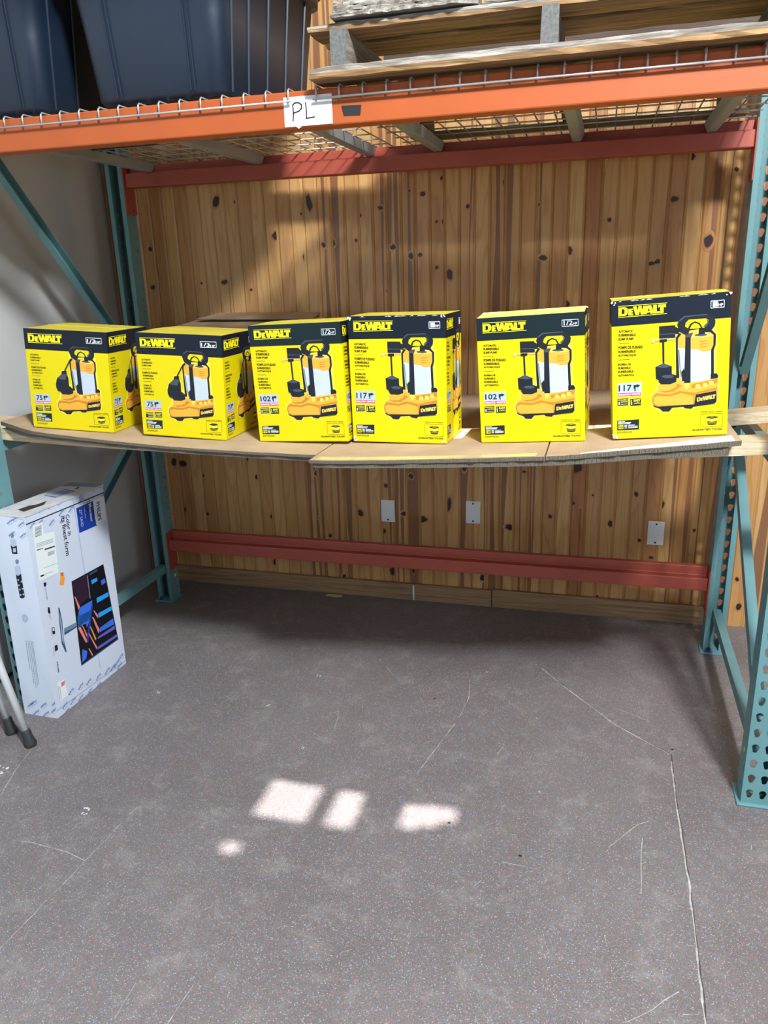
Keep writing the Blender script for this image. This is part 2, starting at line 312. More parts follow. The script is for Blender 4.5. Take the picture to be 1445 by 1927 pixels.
X0G, DXG = 0.012, 0.06205
tones = {}
def tone(k):
    if k not in tones:
        rr = random.Random(k*77+5); tones[k] = rr.uniform(0, 1)
    return tones[k]
def wall_back():
    mb = MB(); A = {'tone': [], 'knot': [], 'streak': []}
    def add(pts, t, kn, stv=0.0):
        i = mb.vert(*pts); A['tone'] += [t]*len(pts); A['knot'] += list(kn); A['streak'] += ([stv]*len(pts) if not isinstance(stv, list) else stv); return i
    z0, z1 = 0.0, ZC; g = 0.006; b = 0.0070
    k0 = -5; k1 = 82
    for k in range(k0, k1):
        xa = X0G+DXG*k; xb = xa+DXG; t = tone(k)
        prof = [(xa, WY+g), (xa+.0012, WY+g), (xa+b, WY), (xb-b, WY), (xb-.0012, WY+g), (xb, WY+g)]
        for (p, q) in zip(prof[:-1], prof[1:]):
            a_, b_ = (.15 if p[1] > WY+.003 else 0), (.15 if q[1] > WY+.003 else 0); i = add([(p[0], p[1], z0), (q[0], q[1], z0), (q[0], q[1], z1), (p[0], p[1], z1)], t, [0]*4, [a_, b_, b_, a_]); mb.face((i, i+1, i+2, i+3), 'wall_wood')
    def plank_of(x): return int(math.floor((x-X0G)/DXG))
    def clipx(x, k): return min(max(x, X0G+DXG*k+b), X0G+DXG*(k+1)-b)
    # dark heartwood streaks, kept inside one board each
    def streak(xc, w, za, zb, amp, seed):
        k = plank_of(xc); rr = random.Random(seed); n = 40; ph = rr.uniform(0, 6); prev = None; t = tone(k); y = WY-.0003-.00003*seed
        for j in range(n+1):
            z = za+(zb-za)*j/n; c = xc+amp*math.sin(ph+z*3.1)+amp*.4*math.sin(ph*2+z*9); ww = w*(.7+.35*math.sin(ph*3+z*5))
            xs = [clipx(c-ww*.62, k), clipx(c-ww*.5, k), clipx(c+ww*.5, k), clipx(c+ww*.62, k)]
            i = add([(x, y, z) for x in xs], t, [0]*4, [0, 1, 1, 0])
            if prev is not None:
                for q in range(3): mb.face((prev+q, prev+q+1, i+q+1, i+q), 'wall_wood')
            prev = i
    S = [(.79,.024,0,4,.004),(.82,.022,0,4,.004),(.842,.028,0,4,.003),(1.046,.014,0,4,.003),(1.078,.02,0,4,.003),(1.108,.016,0,4,.002),(1.165,.022,0,4,.003),(1.19,.018,0,3,.002),
         (1.42,.007,.9,4,.006),(1.53,.035,0,4,.003),(1.575,.036,0,4,.004),(1.70,.020,0,4,.002),(1.655,.012,0,.9,.002),(2.178,.009,1.55,4,.006),(2.40,.010,0,4,.004),(2.36,.03,0,4,.002),
         (.68,.012,0,1.0,.003),(.71,.03,0,.9,.002),(.645,.03,0,.9,.002),(1.16,.05,0,.7,.002),(1.39,.05,0,.75,.001),(1.50,.05,0,.8,.002),(1.71,.008,0,.8,.002),(2.30,.025,0,.8,.003),(2.47,.05,0,4,.001),(2.53,.04,0,4,.002),
         (2.66,.05,0,4,.003),(.24,.01,2.0,4,.003),(1.25,.02,1.9,4,.004),(.31,.012,1.2,1.5,.004),(1.92,.012,0,.5,.003)]
    for q, s_ in enumerate(S): streak(*s_, q)
    K = [(0.285,1.837,.0155,.0245),(.723,1.809,.0137,.0342),(.559,1.684,.0152,.0176),(.781,1.636,.0089,.0105),(.823,1.643,.0117,.0139),(.95,1.75,.0075,.0076),(.929,1.65,.0067,.0069),(1.042,1.775,.0111,.0083),
     (1.091,1.617,.0131,.0102),(1.169,1.579,.0102,.0129),(1.209,1.582,.0093,.0077),(1.223,1.82,.0108,.009),(1.167,1.835,.0045,.0049),(1.281,1.71,.0054,.0058),(1.31,1.709,.0063,.01),(1.28,1.53,.0065,.0077),
     (1.335,1.5,.0127,.0215),(1.303,1.876,.0062,.0072),(.689,1.588,.008,.016),(.292,1.494,.015,.0102),(.422,1.457,.0063,.0056),(.176,1.492,.0055,.0047),(-.079,1.479,.0113,.0097),(-.069,1.649,.01,.0083),
     (1.066,1.44,.0077,.008),(.687,1.767,.0069,.006),(.376,1.83,.0052,.007),(1.936,1.854,.0086,.009),(1.97,1.688,.0078,.0076),(1.822,1.58,.0108,.0157),(1.819,1.371,.0119,.0137),(2.339,1.597,.0164,.0226),
     (2.204,1.752,.0149,.0098),(2.161,1.528,.0085,.0077),(2.135,1.52,.0154,.0069),(1.718,1.555,.0165,.0089),(1.693,1.756,.0072,.006),(1.559,1.848,.0064,.0102),(1.566,1.71,.0074,.0052),(2.413,1.844,.0071,.0071),
     (2.251,1.897,.0129,.0126),(1.411,1.764,.0085,.0079),(-.025,.629,.0208,.0151),(-.073,.637,.0135,.0192),(-.044,.388,.0107,.0114),(.084,.372,.009,.0085),(.376,.578,.0099,.0121),(.442,.379,.0114,.0111),
     (.444,.136,.0173,.0173),(.685,.608,.0094,.0105),(.694,.385,.011,.0096),(.899,.423,.0146,.016),(1.03,.564,.009,.0103),(1.011,.338,.0118,.0121),(1.113,.432,.0128,.0105),(1.152,.615,.0113,.0114),
     (1.198,.408,.0254,.0157),(1.324,.484,.0148,.0359),(1.4,.663,.0097,.0148),(1.054,.134,.0159,.0193),(.812,.09,.0193,.0085),(1.617,.395,.0298,.0127),(1.487,.138,.0112,.0161),(1.155,.145,.0065,.0124),
     (.329,.665,.0085,.0107),(.082,.572,.0073,.0082),(.741,.298,.0082,.0096),(1.891,.686,.0205,.0237),(1.883,.524,.0079,.0075),(2.046,.438,.0111,.0141),(2.144,.578,.0075,.0109),(2.246,.538,.0156,.0173),
     (2.389,.43,.0057,.0064),(1.965,.564,.0051,.0047),(2.225,.293,.0101,.0057),(2.005,.088,.0089,.008),(2.171,.37,.0068,.0075),(1.786,.457,.008,.0086),(1.666,.658,.0089,.0056),(2.579,.22,.008,.0094),
     (2.598,.093,.0112,.0153),(2.373,.32,.0057,.0065),(.64,2.3,.012,.02),(1.14,2.42,.012,.03),(1.0,2.5,.01,.02),(2.7,1.1,.01,.01)]
    for (x, z, rx, rz) in K:
        k = plank_of(x); t = tone(k); rr = random.Random(int(x*1000+z*7)); n = 16; y = WY-.0015
        ph = [rr.uniform(.82, 1.15) for _ in range(n)]; tilt = rr.uniform(-.4, .4)
        prev = None; rings = [(0.0, 1.0), (.75, .85), (1.0, .62), (1.15, .40), (1.4, 0.0)]
        for (f, kv) in rings:
            P_ = []
            for q in range(n):
                a = 2*math.pi*q/n; m = ph[q] if f <= 1.3 else 1
                dz = rz*f*math.sin(a)*m*(1.25 if f > 1.3 else 1); dx = rx*f*math.cos(a)*m+tilt*dz*.5
                P_.append((clipx(x+dx, k), y, z+dz))
            i = add(P_, t, [kv]*n, 0.0)
            if prev is not None:
                for q in range(n): q2 = (q+1) % n; mb.face((prev+q, prev+q2, i+q2, i+q), 'wall_wood')
            prev = i
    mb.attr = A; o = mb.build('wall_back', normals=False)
    # make every face look towards the room
    bm = bmesh.new(); bm.from_mesh(o.data)
    for f in bm.faces:
        if f.normal.y > 0: f.normal_flip()
    bm.to_mesh(o.data); bm.free(); struct(o)
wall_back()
def simple_struct(name, lo, hi, mat, bevel=0):
    mb = MB(); mb.box(lo, hi, mat); return struct(mb.build(name, bevel=bevel))
simple_struct('wall_left', (LX-.1, -8, 0.004), (LX, WY, ZC), 'white_wall')
simple_struct('trim_1', (-.252, WY-.022, .05), (-.212, WY-.001, ZC), 'dark_trim', .002)
simple_struct('trim_2', (LX, -8, 0.0), (LX+.006, -.3, .012), 'rubber')
simple_struct('baseboard_back', (-.21, WY-.021, 0), (1.532, WY-.0005, .083), 'trim_wood', .002)
simple_struct('baseboard_back', (1.535, WY-.021, 0), (2.462, WY-.0005, .087), 'trim_wood', .002)
def sun_mask_ceiling():
    # added unseen; openings invented to shape where the sun lands
    rects = []
    def opening(x0, x1, y0, y1, z): h = ZC-z; rects.append((x0+SUN_A*h, x1+SUN_A*h, y0+SUN_B*h, y1+SUN_B*h))
    opening(1.048, 1.208, -1.343, -1.183, 0); opening(1.268, 1.345, -1.338, -1.183, 0)
    opening(1.480, 1.535, -1.295, -1.200, 0); opening(1.535, 1.585, -1.275, -1.190, 0); opening(1.585, 1.63, -1.245, -1.185, 0)
    opening(1.02, 1.07, -1.505, -1.47, 0)
    opening(1.50, 2.04, -.80, -.57, 1.05)
    xs = sorted({-.4, 5.2} | {v for r_ in rects for v in r_[:2]}); ys = sorted({-8, .4} | {v for r_ in rects for v in r_[2:]})
    mb = MB()
    for a, b in zip(xs[:-1], xs[1:]):
        for c, d in zip(ys[:-1], ys[1:]):
            mx, my = (a+b)/2, (c+d)/2
            if any(r_[0] < mx < r_[1] and r_[2] < my < r_[3] for r_ in rects): continue
            mb.poly([(a, c, ZC), (a, d, ZC), (b, d, ZC), (b, c, ZC)], 'sun_mask_ceiling')
    struct(mb.build('sun_mask_ceiling', normals=False))
sun_mask_ceiling()

# ------------------------------------------------------------------ pallet rack
PW = 0.076; PD = 0.0717; HT = 2.44; PITCH = 0.0508
def keyhole(cx, cz):
    pts = []
    for k in range(11):
        a = R(-30+240*k/10); pts.append((cx+.0102*math.cos(a), cz+.0095*math.sin(a)))
    for k in range(5):
        a = R(200+140*k/4); pts.append((cx-.001+.0058*math.cos(a), cz-.0145+.0058*math.sin(a)))
    return pts
def square(cx, cz, w=.0042, h=.0058): return [(cx+w, cz-h), (cx+w, cz+h), (cx-w, cz+h), (cx-w, cz-h)]
def holed_cell(mb, u0, u1, z0, z1, hole, to3, mat):
    cx = sum(p[0] for p in hole)/len(hole); cz = sum(p[1] for p in hole)/len(hole)
    angs = [(math.atan2(p[1]-cz, p[0]-cx) % (2*math.pi), p) for p in hole]
    corners = [(u1, z1), (u0, z1), (u0, z0), (u1, z0)]
    items = []
    for a, p in angs:
        dx, dz = math.cos(a), math.sin(a); ts = []
        if dx > 1e-9: ts.append((u1-cx)/dx)
        if dx < -1e-9: ts.append((u0-cx)/dx)
        if dz > 1e-9: ts.append((z1-cz)/dz)
        if dz < -1e-9: ts.append((z0-cz)/dz)
        t = min(ts); items.append((a, p, (cx+dx*t, cz+dz*t)))
    items.sort(); n = len(items)
    for k in range(n):
        a0, p0, q0 = items[k]; a1, p1, q1 = items[(k+1) % n]
        if k == n-1: a1 += 2*math.pi
        mid = []
        for c in corners:
            ca = math.atan2(c[1]-cz, c[0]-cx) % (2*math.pi)
            for cc in (ca, ca+2*math.pi):
                if a0+1e-6 < cc < a1-1e-6: mid.append((cc, c))
        mid.sort(); ring = [p0, q0]+[c for _, c in mid]+[q1, p1]
        mb.poly([to3(*q) for q in ring], mat)
def post(parent, x0, yweb, sgn, name='post', inner=.012):
    # sgn=+1: web at the front, channel open towards the wall; -1: web at the back
    mb = MB(); n = int(HT/PITCH)+1; base = .0409-PITCH/2
    W_ = lambda u, z: (x0+u, yweb, z)
    mb.poly([W_(0, .006), W_(PW, .006), W_(PW, base), W_(0, base)], 'teal')
    for r_ in range(n):
        z0 = base+r_*PITCH; z1 = z0+PITCH; zc = (z0+z1)/2+.003
        for c, (ua, ub) in zip((.0205, .0555), ((.008, .038), (.038, .068))):
            holed_cell(mb, ua, ub, z0, z1, keyhole(c, zc), W_, 'teal')
        for ua, ub in ((0, .008), (.068, PW)): mb.poly([W_(ua, z0), W_(ub, z0), W_(ub, z1), W_(ua, z1)], 'teal')
        for xs in (0, PW):
            S_ = lambda u, z, xs=xs: (x0+xs, yweb+sgn*u, z)
            holed_cell(mb, .013, .027, z0, z1, square(.020, z0+.0185+PITCH/2 if False else z0+.0218+PITCH/2-.0) if z0+.0218+PITCH/2+.006 < z1 else square(.020, z0+.0254+.0180), S_, 'teal')
            for ua, ub in ((0, .013), (.027, PD)): mb.poly([S_(ua, z0), S_(ub, z0), S_(ub, z1), S_(ua, z1)], 'teal')
    zt = base+n*PITCH
    for xs in (0, PW):
        mb.poly([(x0+xs, yweb, .006), (x0+xs, yweb+sgn*PD, .006), (x0+xs, yweb+sgn*PD, base), (x0+xs, yweb, base)], 'teal')
    for a, b in ((0, .017), (PW-.017, PW)):
        yl = yweb+sgn*PD; mb.poly([(x0+a, yl, .006), (x0+b, yl, .006), (x0+b, yl, zt), (x0+a, yl, zt)], 'teal')
        xr = x0+(b if a == 0 else a); mb.poly([(xr, yl, .006), (xr, yl-sgn*.010, .006), (xr, yl-sgn*.010, zt), (xr, yl, zt)], 'teal')
    bm = bmesh.new(); me = bpy.data.meshes.new(name)
    me.from_pydata(mb.v, [], mb.f); me.materials.append(MT['teal']); bm.from_mesh(me)
    bmesh.ops.remove_doubles(bm, verts=bm.verts, dist=.00005); bmesh.ops.recalc_face_normals(bm, faces=bm.faces); bm.to_mesh(me); bm.free()
    o = bpy.data.objects.new(name, me); COL.objects.link(o); o.parent = parent; o.location = -Vector(parent.location)
    m = o.modifiers.new('thick', 'SOLIDIFY'); m.thickness = .0022; m.offset = 0
    # base plate with anchor
    pb = MB(); ya, yb = sorted((yweb-sgn*.012, yweb+sgn*(PD+.022)))
    pb.box((x0-.012, ya, 0), (x0+PW+inner, yb, .006), 'teal'); pl = pb.build('base_plate', parent, loc=(x0, yweb, 0), bevel=.002)
    yl = yweb+sgn*(PD+.008)
    ab = MB(); ab.tube([(x0+.018, yl, .006), (x0+.018, yl, .016)], .0085, 'bluebolt', 6); ab.tube([(x0+.018, yl, .016), (x0+.018, yl, .022)], .004, 'screw', 8)
    a_ = ab.build('anchor_bolt', pl, loc=(x0+.018, yl, .006)); a_.location = Vector((.018, yl-yweb, .006)); a_['label'] = 'blue anchor bolt'
    return o
def channel(parent, p0, p1, xo, width=.038, depth=.030, open_dir=1, closed=False, name='brace'):
    # C channel in a frame's plane (x constant); open_dir: which x side is open
    p0, p1 = Vector(p0), Vector(p1); d = (p1-p0).normalized(); v = Vector((1, 0, 0)).cross(d).normalized(); u = Vector((1, 0, 0))
    t = .0025; w = width/2; h = depth/2
    if closed: sec = [(-h, -w), (h, -w), (h, w), (-h, w)]
    else:
        s = open_dir; sec = [(s*h, -w), (-s*h, -w), (-s*h, w), (s*h, w), (s*h, w-t), (-s*h+s*t, w-t), (-s*h+s*t, -w+t), (s*h, -w+t)]
    mb = MB(); mb.prism(sec, p0, p1, u, v, 'teal'); return mb.build(name, parent, loc=p0)
def frame(x0, label, odir):
    t = thing('rack_upright_frame', label, 'rack frame', (x0+PW/2, -.45, 0), 'teal upright frames of the pallet rack')
    sk = .020 if odir > 0 else 0; post(t, x0-sk, DF, 1, inner=0 if odir > 0 else .012); post(t, x0, PD, -1)
    xc = x0+PW/2; yf, yr = DF+PD+.002, -.002
    low = ((xc-sk, yf-.02, .150), (xc, yr+.02, .165)); channel(t, *low, 0, closed=True, name='horizontal_brace')
    channel(t, (xc-sk, yf-.02, .976), (xc, yr+.02, .976), 0, closed=True, name='horizontal_brace')
    channel(t, (xc-sk, yf-.01, .235), (xc, yr+.01, .915), 0, open_dir=odir, closed=(odir < 0), name='diagonal_brace')
    channel(t, (xc, yr+.01, 1.14), (xc-sk, yf-.01, 2.18), 0, open_dir=odir, name='diagonal_brace')
    channel(t, (xc-sk, yf-.02, 2.28), (xc, yr+.02, 2.28), 0, closed=True, name='horizontal_brace')
    return t
ZL = {}
fl = frame(-PW, 'left teal steel upright frame with diagonal braces, beside the white wall', 1)
fr = frame(L, 'right teal steel upright frame with keyhole slots, at the right edge', -1)
for (x, y, z, par, nx) in ((.0012, .045, .121, fl, 1), (L-.0012, DF+.031, .164, fr, -1)):
    mb = MB(); mb.tube([(x, y, z), (x+nx*.0008, y, z)], .0085, 'yellowdot', 14); o = mb.build('round_sticker', par, loc=(x, y, z)); o['label'] = 'yellow round sticker'

def beam(label, zb, zs, zt, yface, yback, mat, group, inner=-1, conn=(-.155, .02)):
    # step beam; the step ledge is on the yface side
    t = thing('rack_beam', label, 'beam', (L/2, (yface+yback)/2, zb), group)
    ys = yface+(yback-yface)*.56
    sec = [(yface, zb), (yback, zb), (yback, zt), (ys, zt), (ys, zs), (yface, zs)]
    mb = MB(); mb.prism(sec, (.006, 0, 0), (L-.006, 0, 0), (0, 1, 0), (0, 0, 1), mat); mb.build('beam_body', t, loc=(L/2, yback, zb), bevel=.004)
    return t
def connector(t, side, ya, yb, zlo, zhi, yplate, mat):
    x = .003 if side == 0 else L-.003; s = 1 if side == 0 else -1
    mb = MB(); mb.box((min(x-.0025, x+.0025), ya, zlo), (max(x-.0025, x+.0025), yb, zhi), mat)
    mb.box((x-.0025-(.02 if side == 0 else 0), yplate-.0025, zlo), (x+.0025+(0 if side == 0 else .02), yplate+.0025, zhi), mat)
    mb.tube([(x+s*.0025, (ya+yb)/2+.015, zlo+.018), (x+s*.0045, (ya+yb)/2+.015, zlo+.018)], .004, 'screw', 10)
    mb.build('end_connector', t, loc=(x, ya, zlo), bevel=.0015)
RG = 'orange step beams hooked between the upright frames'
b1 = beam('low red-orange step beam at the back, just above the baseboard', .2603, .3145, .354, .011, .0716, 'redorange', RG)
b2 = beam('upper red-orange step beam at the back, carrying the far side of the wire decks', 1.885, 1.9405, 1.9745, .011, .0716, 'redorange', RG)
b3 = beam('upper orange step beam at the front with the paper sign on it', 1.885, 1.9405, 1.972, DF+.040, -.9865, 'orange', RG)
for t, zlo, zhi in ((b1, .160, .350), (b2, 1.781, 1.975)):
    for s in (0, 1): connector(t, s, .001, .072, zlo, zhi, .0745, 'redorange')
for s in (0, 1): connector(b3, s, -.984, DF+.060, 1.781, 1.970, -.971, 'orange')

# wire decks with waterfall fronts and support channels
def wire_deck(x0, x1, chans, label):
    t = thing('wire_deck', label, 'wire deck', ((x0+x1)/2, -.45, 1.943), 'wire mesh decks across the top beams')
    r = .0026; zt = 1.9775; yf = -.994; mb = MB()
    n = int(round((x1-x0)/.0627)); xs = [x0+(x1-x0)*k/n for k in range(n+1)]
    for x in xs:
        mb.tube([(x, yf, 1.944), (x, yf, zt-.006), (x, yf+.006, zt), (x, DF+.055, zt), (x, .060, zt)], r, 'wire', 6)
    for y in [DF+.02+.113*k for k in range(9)]: mb.tube([(x0-.012, y, zt-.0052), (x1+.012, y, zt-.0052)], r, 'wire', 6)
    mb.tube([(x0-.008, yf-.005, 1.947), (x1+.008, yf-.005, 1.947)], r*1.15, 'wire', 6)
    mb.build('wire_mesh', t, loc=(x0, yf, zt), smooth=True)
    for xc in chans:
        cb = MB(); a, b, h, th = .017, .026, .030, .0022; zz = 1.9410
        sec = [(-b, 0+h), (-a, .004), (-a+.004, 0), (a-.004, 0), (a, .004), (b, h), (b-th, h), (a-th, .006), (-a+th, .006), (-b+th, h)]
        cb.prism(sec, (xc, DF+.030, zz), (xc, .022, zz), (1, 0, 0), (0, 0, 1), 'galv'); cb.build('support_channel', t, loc=(xc, DF, zz))
wire_deck(.028, 1.155, (.118, .612, 1.075), 'left wire mesh deck under the two navy totes')
wire_deck(1.232, 2.405, (1.338, 1.843, 2.289), 'right wire mesh deck under the old wooden pallet')

# paper sign and tape on the front beam
yb_ = -.9872
def onbeam(pts, y, mat, mb): mb.poly([(x, y, z) for x, z in pts], mat)
mb = MB(); mb.box((1.139, yb_-.0009, 1.889), (1.271, yb_-.0003, 1.9585), 'paper')
onbeam([(1.232, 1.893), (1.268, 1.893), (1.268, 1.921), (1.24, 1.932), (1.232, 1.93)], yb_-.0012, 'papergrey', mb)
def stroke(mb, pts, w, y, mat):
    for (a, b) in zip(pts[:-1], pts[1:]):
        a, b = Vector((a[0], 0, a[1])), Vector((b[0], 0, b[1])); d = (b-a).normalized(); s = Vector((-d.z, 0, d.x))*w/2; e = d*w*.35; yy = Vector((0, y, 0))
        mb.poly([a-e+s+yy, b+e+s+yy, b+e-s+yy, a-e-s+yy], mat)
stroke(mb, [(1.163, 1.9025), (1.165, 1.92), (1.1645, 1.940), (1.170, 1.944), (1.180, 1.944), (1.188, 1.939), (1.188, 1.930), (1.180, 1.924), (1.167, 1.921)], .0034, yb_-.0014, 'ink')
stroke(mb, [(1.200, 1.9425), (1.201, 1.920), (1.200, 1.906), (1.222, 1.9075)], .0034, yb_-.0014, 'ink')
mb.poly([(1.170, yb_-.001, 1.889), (1.186, yb_-.002, 1.8875), (1.178, yb_-.003, 1.883)], 'paper')
tag(mb.build('paper_sign', loc=(1.205, yb_, 1.924)), 'white paper sign marked PL taped to the orange front beam', 'sign')
mb = MB(); mb.prism([(1.2965, 1.928), (1.349, 1.926), (1.3455, 1.9035), (1.302, 1.905)], (0, yb_-.0012, 0), (0, yb_-.0002, 0), (1, 0, 0), (0, 0, 1), 'blacktape')
tag(mb.build('tape_strip', loc=(1.32, yb_, 1.916)), 'short black tape strip on the front beam beside the paper sign', 'tape')

# ------------------------------------------------------------------ totes
def tote(x0, x1, y0, y1, z0, label):
    cx, cy = (x0+x1)/2, (y0+y1)/2; t = thing('storage_tote', label, 'storage tote', (cx, cy, z0), 'navy plastic storage totes on top of the rack')
    H = .40; tp = .034
    def ring(z, g, r, n=7):
        hx, hy = (x1-x0)/2+g, (y1-y0)/2+g; pts = []
        for q, (sx, sy) in enumerate(((1, -1), (1, 1), (-1, 1), (-1, -1))):
            for k in range(n+1):
                a = R(-90+90*q+90*k/n); pts.append((cx+sx*(hx-r)+r*math.cos(a), cy+sy*(hy-r)+r*math.sin(a), z))
        return pts
    mb = MB(); levels = [(0, -.03, .03), (.004, -.012, .04), (.018, 0, .045), (H*.5, tp*.5, .05), (H-.03, tp, .05), (H-.03, tp+.018, .06), (H, tp+.02, .06)]
    prev = None; first = None
    for (dz, g, r_) in levels:
        P_ = ring(z0+dz, g, r_); i = mb.vert(*P_); n = len(P_)
        if prev is not None:
            for k in range(n): k2 = (k+1) % n; mb.face((prev+k, prev+k2, i+k2, i+k), 'navy')
        else: mb.face([i+k for k in range(n)][::-1], 'navy')
        prev = i
    body = mb.build('tote_body', t, loc=(cx, cy, z0), smooth=True)
    # moulded ribs down the walls
    def rib(x, y, nx, ny, w=.004):
        tx, ty = -ny, nx; rb = MB()
        for (za, ga, zb, gb) in ((.02, .0, H*.5, tp*.5), (H*.5, tp*.5, H-.03, tp)):
            q = []
            for (zz, g) in ((za, ga), (zb, gb)):
                f = 1+g/((x1-x0)/2)*(.55)
                X = cx+(x-cx)*f if ny else x+nx*g; Y = cy+(y-cy)*(1+g/((y1-y0)/2)*.55) if nx else y+ny*g
                q.append([(X+tx*s*w+nx*d, Y+ty*s*w+ny*d, z0+zz) for s, d in ((-1, -.001), (-.5, .0042), (.5, .0042), (1, -.001))])
            i = rb.vert(*q[0]); j = rb.vert(*q[1])
            for k in range(3): rb.face((i+k, i+k+1, j+k+1, j+k), 'navy')
        rb.build('rib', t, loc=(x, y, z0))
    for fx in (.20, .23, .77, .80):
        rib(x0+(x1-x0)*fx, y0, 0, -1, .003)
    for fy in (.09, .25, .45, .66, .87):
        rib(x1, y0+(y1-y0)*fy, 1, 0); rib(x0, y0+(y1-y0)*fy, -1, 0)
    lb = MB(); i = lb.vert(*ring(z0+H, tp+.026, .06)); j = lb.vert(*ring(z0+H+.02, tp+.022, .06)); k3 = lb.vert(*ring(z0+H+.03, tp-.03, .05)); n = 32
    for a, b in ((i, j), (j, k3)):
        for k in range(n): k2 = (k+1) % n; lb.face((a+k, a+k2, b+k2, b+k), 'navy')
    lb.face([k3+k for k in range(n)], 'navy'); lb.face([i+k for k in range(n)][::-1], 'navy'); lb.build('lid', t, loc=(cx, cy, z0+H))
tote(.075, .385, -.955, -.29, 1.982, 'navy storage tote at the far left end of the rack top')
tote(.560, .957, -.960, -.315, 1.982, 'navy ribbed storage tote on the rack top between the other tote and the pallet')

# ------------------------------------------------------------------ pallet
def rough_board(parent, name, lo, hi, mat, seed, amp=.003, nseg=24, endmat='endgrain', label=None):
    rr = random.Random(seed); x0, y0, z0 = lo; x1, y1, z1 = hi; mb = MB(); prev = None; along = 0 if (x1-x0) > (y1-y0) else 1
    for k in range(nseg+1):
        t = k/nseg; a = amp if 0 < k < nseg else amp*2
        j = lambda: rr.uniform(-a, a)
        if along == 0:
            x = x0+(x1-x0)*t; e = (lambda: rr.uniform(-.006, .006)) if k in (0, nseg) else (lambda: 0)
            p = [(x+e(), y0+j(), z0+j()*.4), (x+e(), (y0+y1)/2, z0), (x+e(), y1+j(), z0+j()*.3), (x+e(), y1+j(), z1-abs(j())*.3), (x+e(), (y0+y1)/2, z1), (x+e(), y0+j(), z1-abs(j())), (x+e(), y0+j()*.5-.001, z0+(z1-z0)*.45)]
        else:
            y = y0+(y1-y0)*t; p = [(x0+j(), y, z0), ((x0+x1)/2, y, z0), (x1+j(), y, z0), (x1+j(), y, z1), ((x0+x1)/2, y, z1), (x0+j(), y, z1), (x0+j(), y, (z0+z1)/2)]
        i = mb.vert(*p)
        if prev is not None:
            for q in range(7): q2 = (q+1) % 7; mb.face((prev+q, prev+q2, i+q2, i+q), mat if q in (0, 1, 6) else (mat if along else 'weathered'))
        else: mb.face([i+q for q in range(7)], endmat)
        prev = i
    mb.face([prev+q for q in range(7)], endmat); o = mb.build(name, parent, loc=((x0+x1)/2, y0, z0))
    if label: o['label'] = label
    return o
pt = thing('wooden_pallet', 'old weathered wooden pallet on the right half of the rack top', 'pallet', (1.81, -.5, 1.981))
ZP = 1.9835
rough_board(pt, 'bottom_board', (1.232, -1.036, ZP), (2.402, -.935, ZP+.027), 'golden', 1)
rough_board(pt, 'bottom_board', (1.25, -.50, ZP), (2.39, -.41, ZP+.019), 'golden', 2)
rough_board(pt, 'bottom_board', (1.25, -.04, ZP+.001), (2.39, .05, ZP+.02), 'golden', 3)
for x, s in ((1.284, 4), (1.792, 5), (2.300, 6)): rough_board(pt, 'stringer', (x, -1.012, ZP+.0275), (x+.040, .045, ZP+.110), 'stringer', s, .002)
ZD = ZP+.111
for (ya, yb2, xa, xb, s) in ((-.995, -.893, 1.222, 2.40, 7), (-.862, -.725, 1.222, 2.38, 8), (-.50, -.40, 1.25, 2.39, 9), (-.33, -.24, 1.23, 2.38, 10), (-.17, -.09, 1.24, 2.39, 11), (-.03, .05, 1.24, 2.39, 12)):
    rough_board(pt, 'deck_board', (xa, ya, ZD), (xb, yb2, ZD+.018), 'golden', s, .0035)
mb = MB(); rr = random.Random(3)
for j in range(6):
    z = ZD+.0225+j*.0075; pts = []
    for k in range(26):
        x = 1.285+.36*k/25; pts.append((x, -1.015+j*.006+rr.uniform(-.006, .006)+(.03 if k > 22 else 0)*(k-22)/3))
    i = mb.vert(*[(x, y, z) for x, y in pts]); i2 = mb.vert(*[(x, y+rr.uniform(-.002, .002), z+.0065) for x, y in pts]); b0 = mb.vert(*[(x, -.932, z) for x, y in pts]); b1_ = mb.vert(*[(x, -.932, z+.0065) for x, y in pts])
    for k in range(25):
        mb.face((i+k, i+k+1, i2+k+1, i2+k), 'weathered'); mb.face((i+k, i+k+1, b0+k+1, b0+k), 'weathered'); mb.face((i2+k, i2+k+1, b1_+k+1, b1_+k), 'weathered')
    for q in (0, 25): mb.face((i+q, i2+q, b1_+q, b0+q), 'weathered')
tag(mb.build('splintered_plywood', loc=(1.45, -.9, ZD+.018)), 'splintered grey plywood scrap lying on the left end of the pallet', 'plywood')
rough = rough_board(None, 'weathered_board', (1.66, -.985, ZD+.0225), (2.42, -.93, ZD+.044), 'weathered', 21, .003)
MT['gapdark'] = raw_wood('gap_darkening_board', hexc(70, 54, 44), hexc(88, 68, 54), hexc(50, 38, 32))  # dark panels added to stand in for the shade between the pallet boards
for (ya, yb2, lab) in ((-.925, -.728, 'dark strip added on the pallet to darken its gaps, behind the weathered board'), (-.575, .05, 'wide dark sheet added over the rear of the pallet to darken its gaps')):
    mb = MB(); mb.box((1.30, ya, ZD+.0225), (2.385, yb2, ZD+.040), 'gapdark'); tag(mb.build('gap_shade_panel', loc=(1.84, ya, ZD+.0225)), lab, 'plywood')
tag(rough, 'weathered grey board lying on the pallet, right of the splintered plywood', 'board')

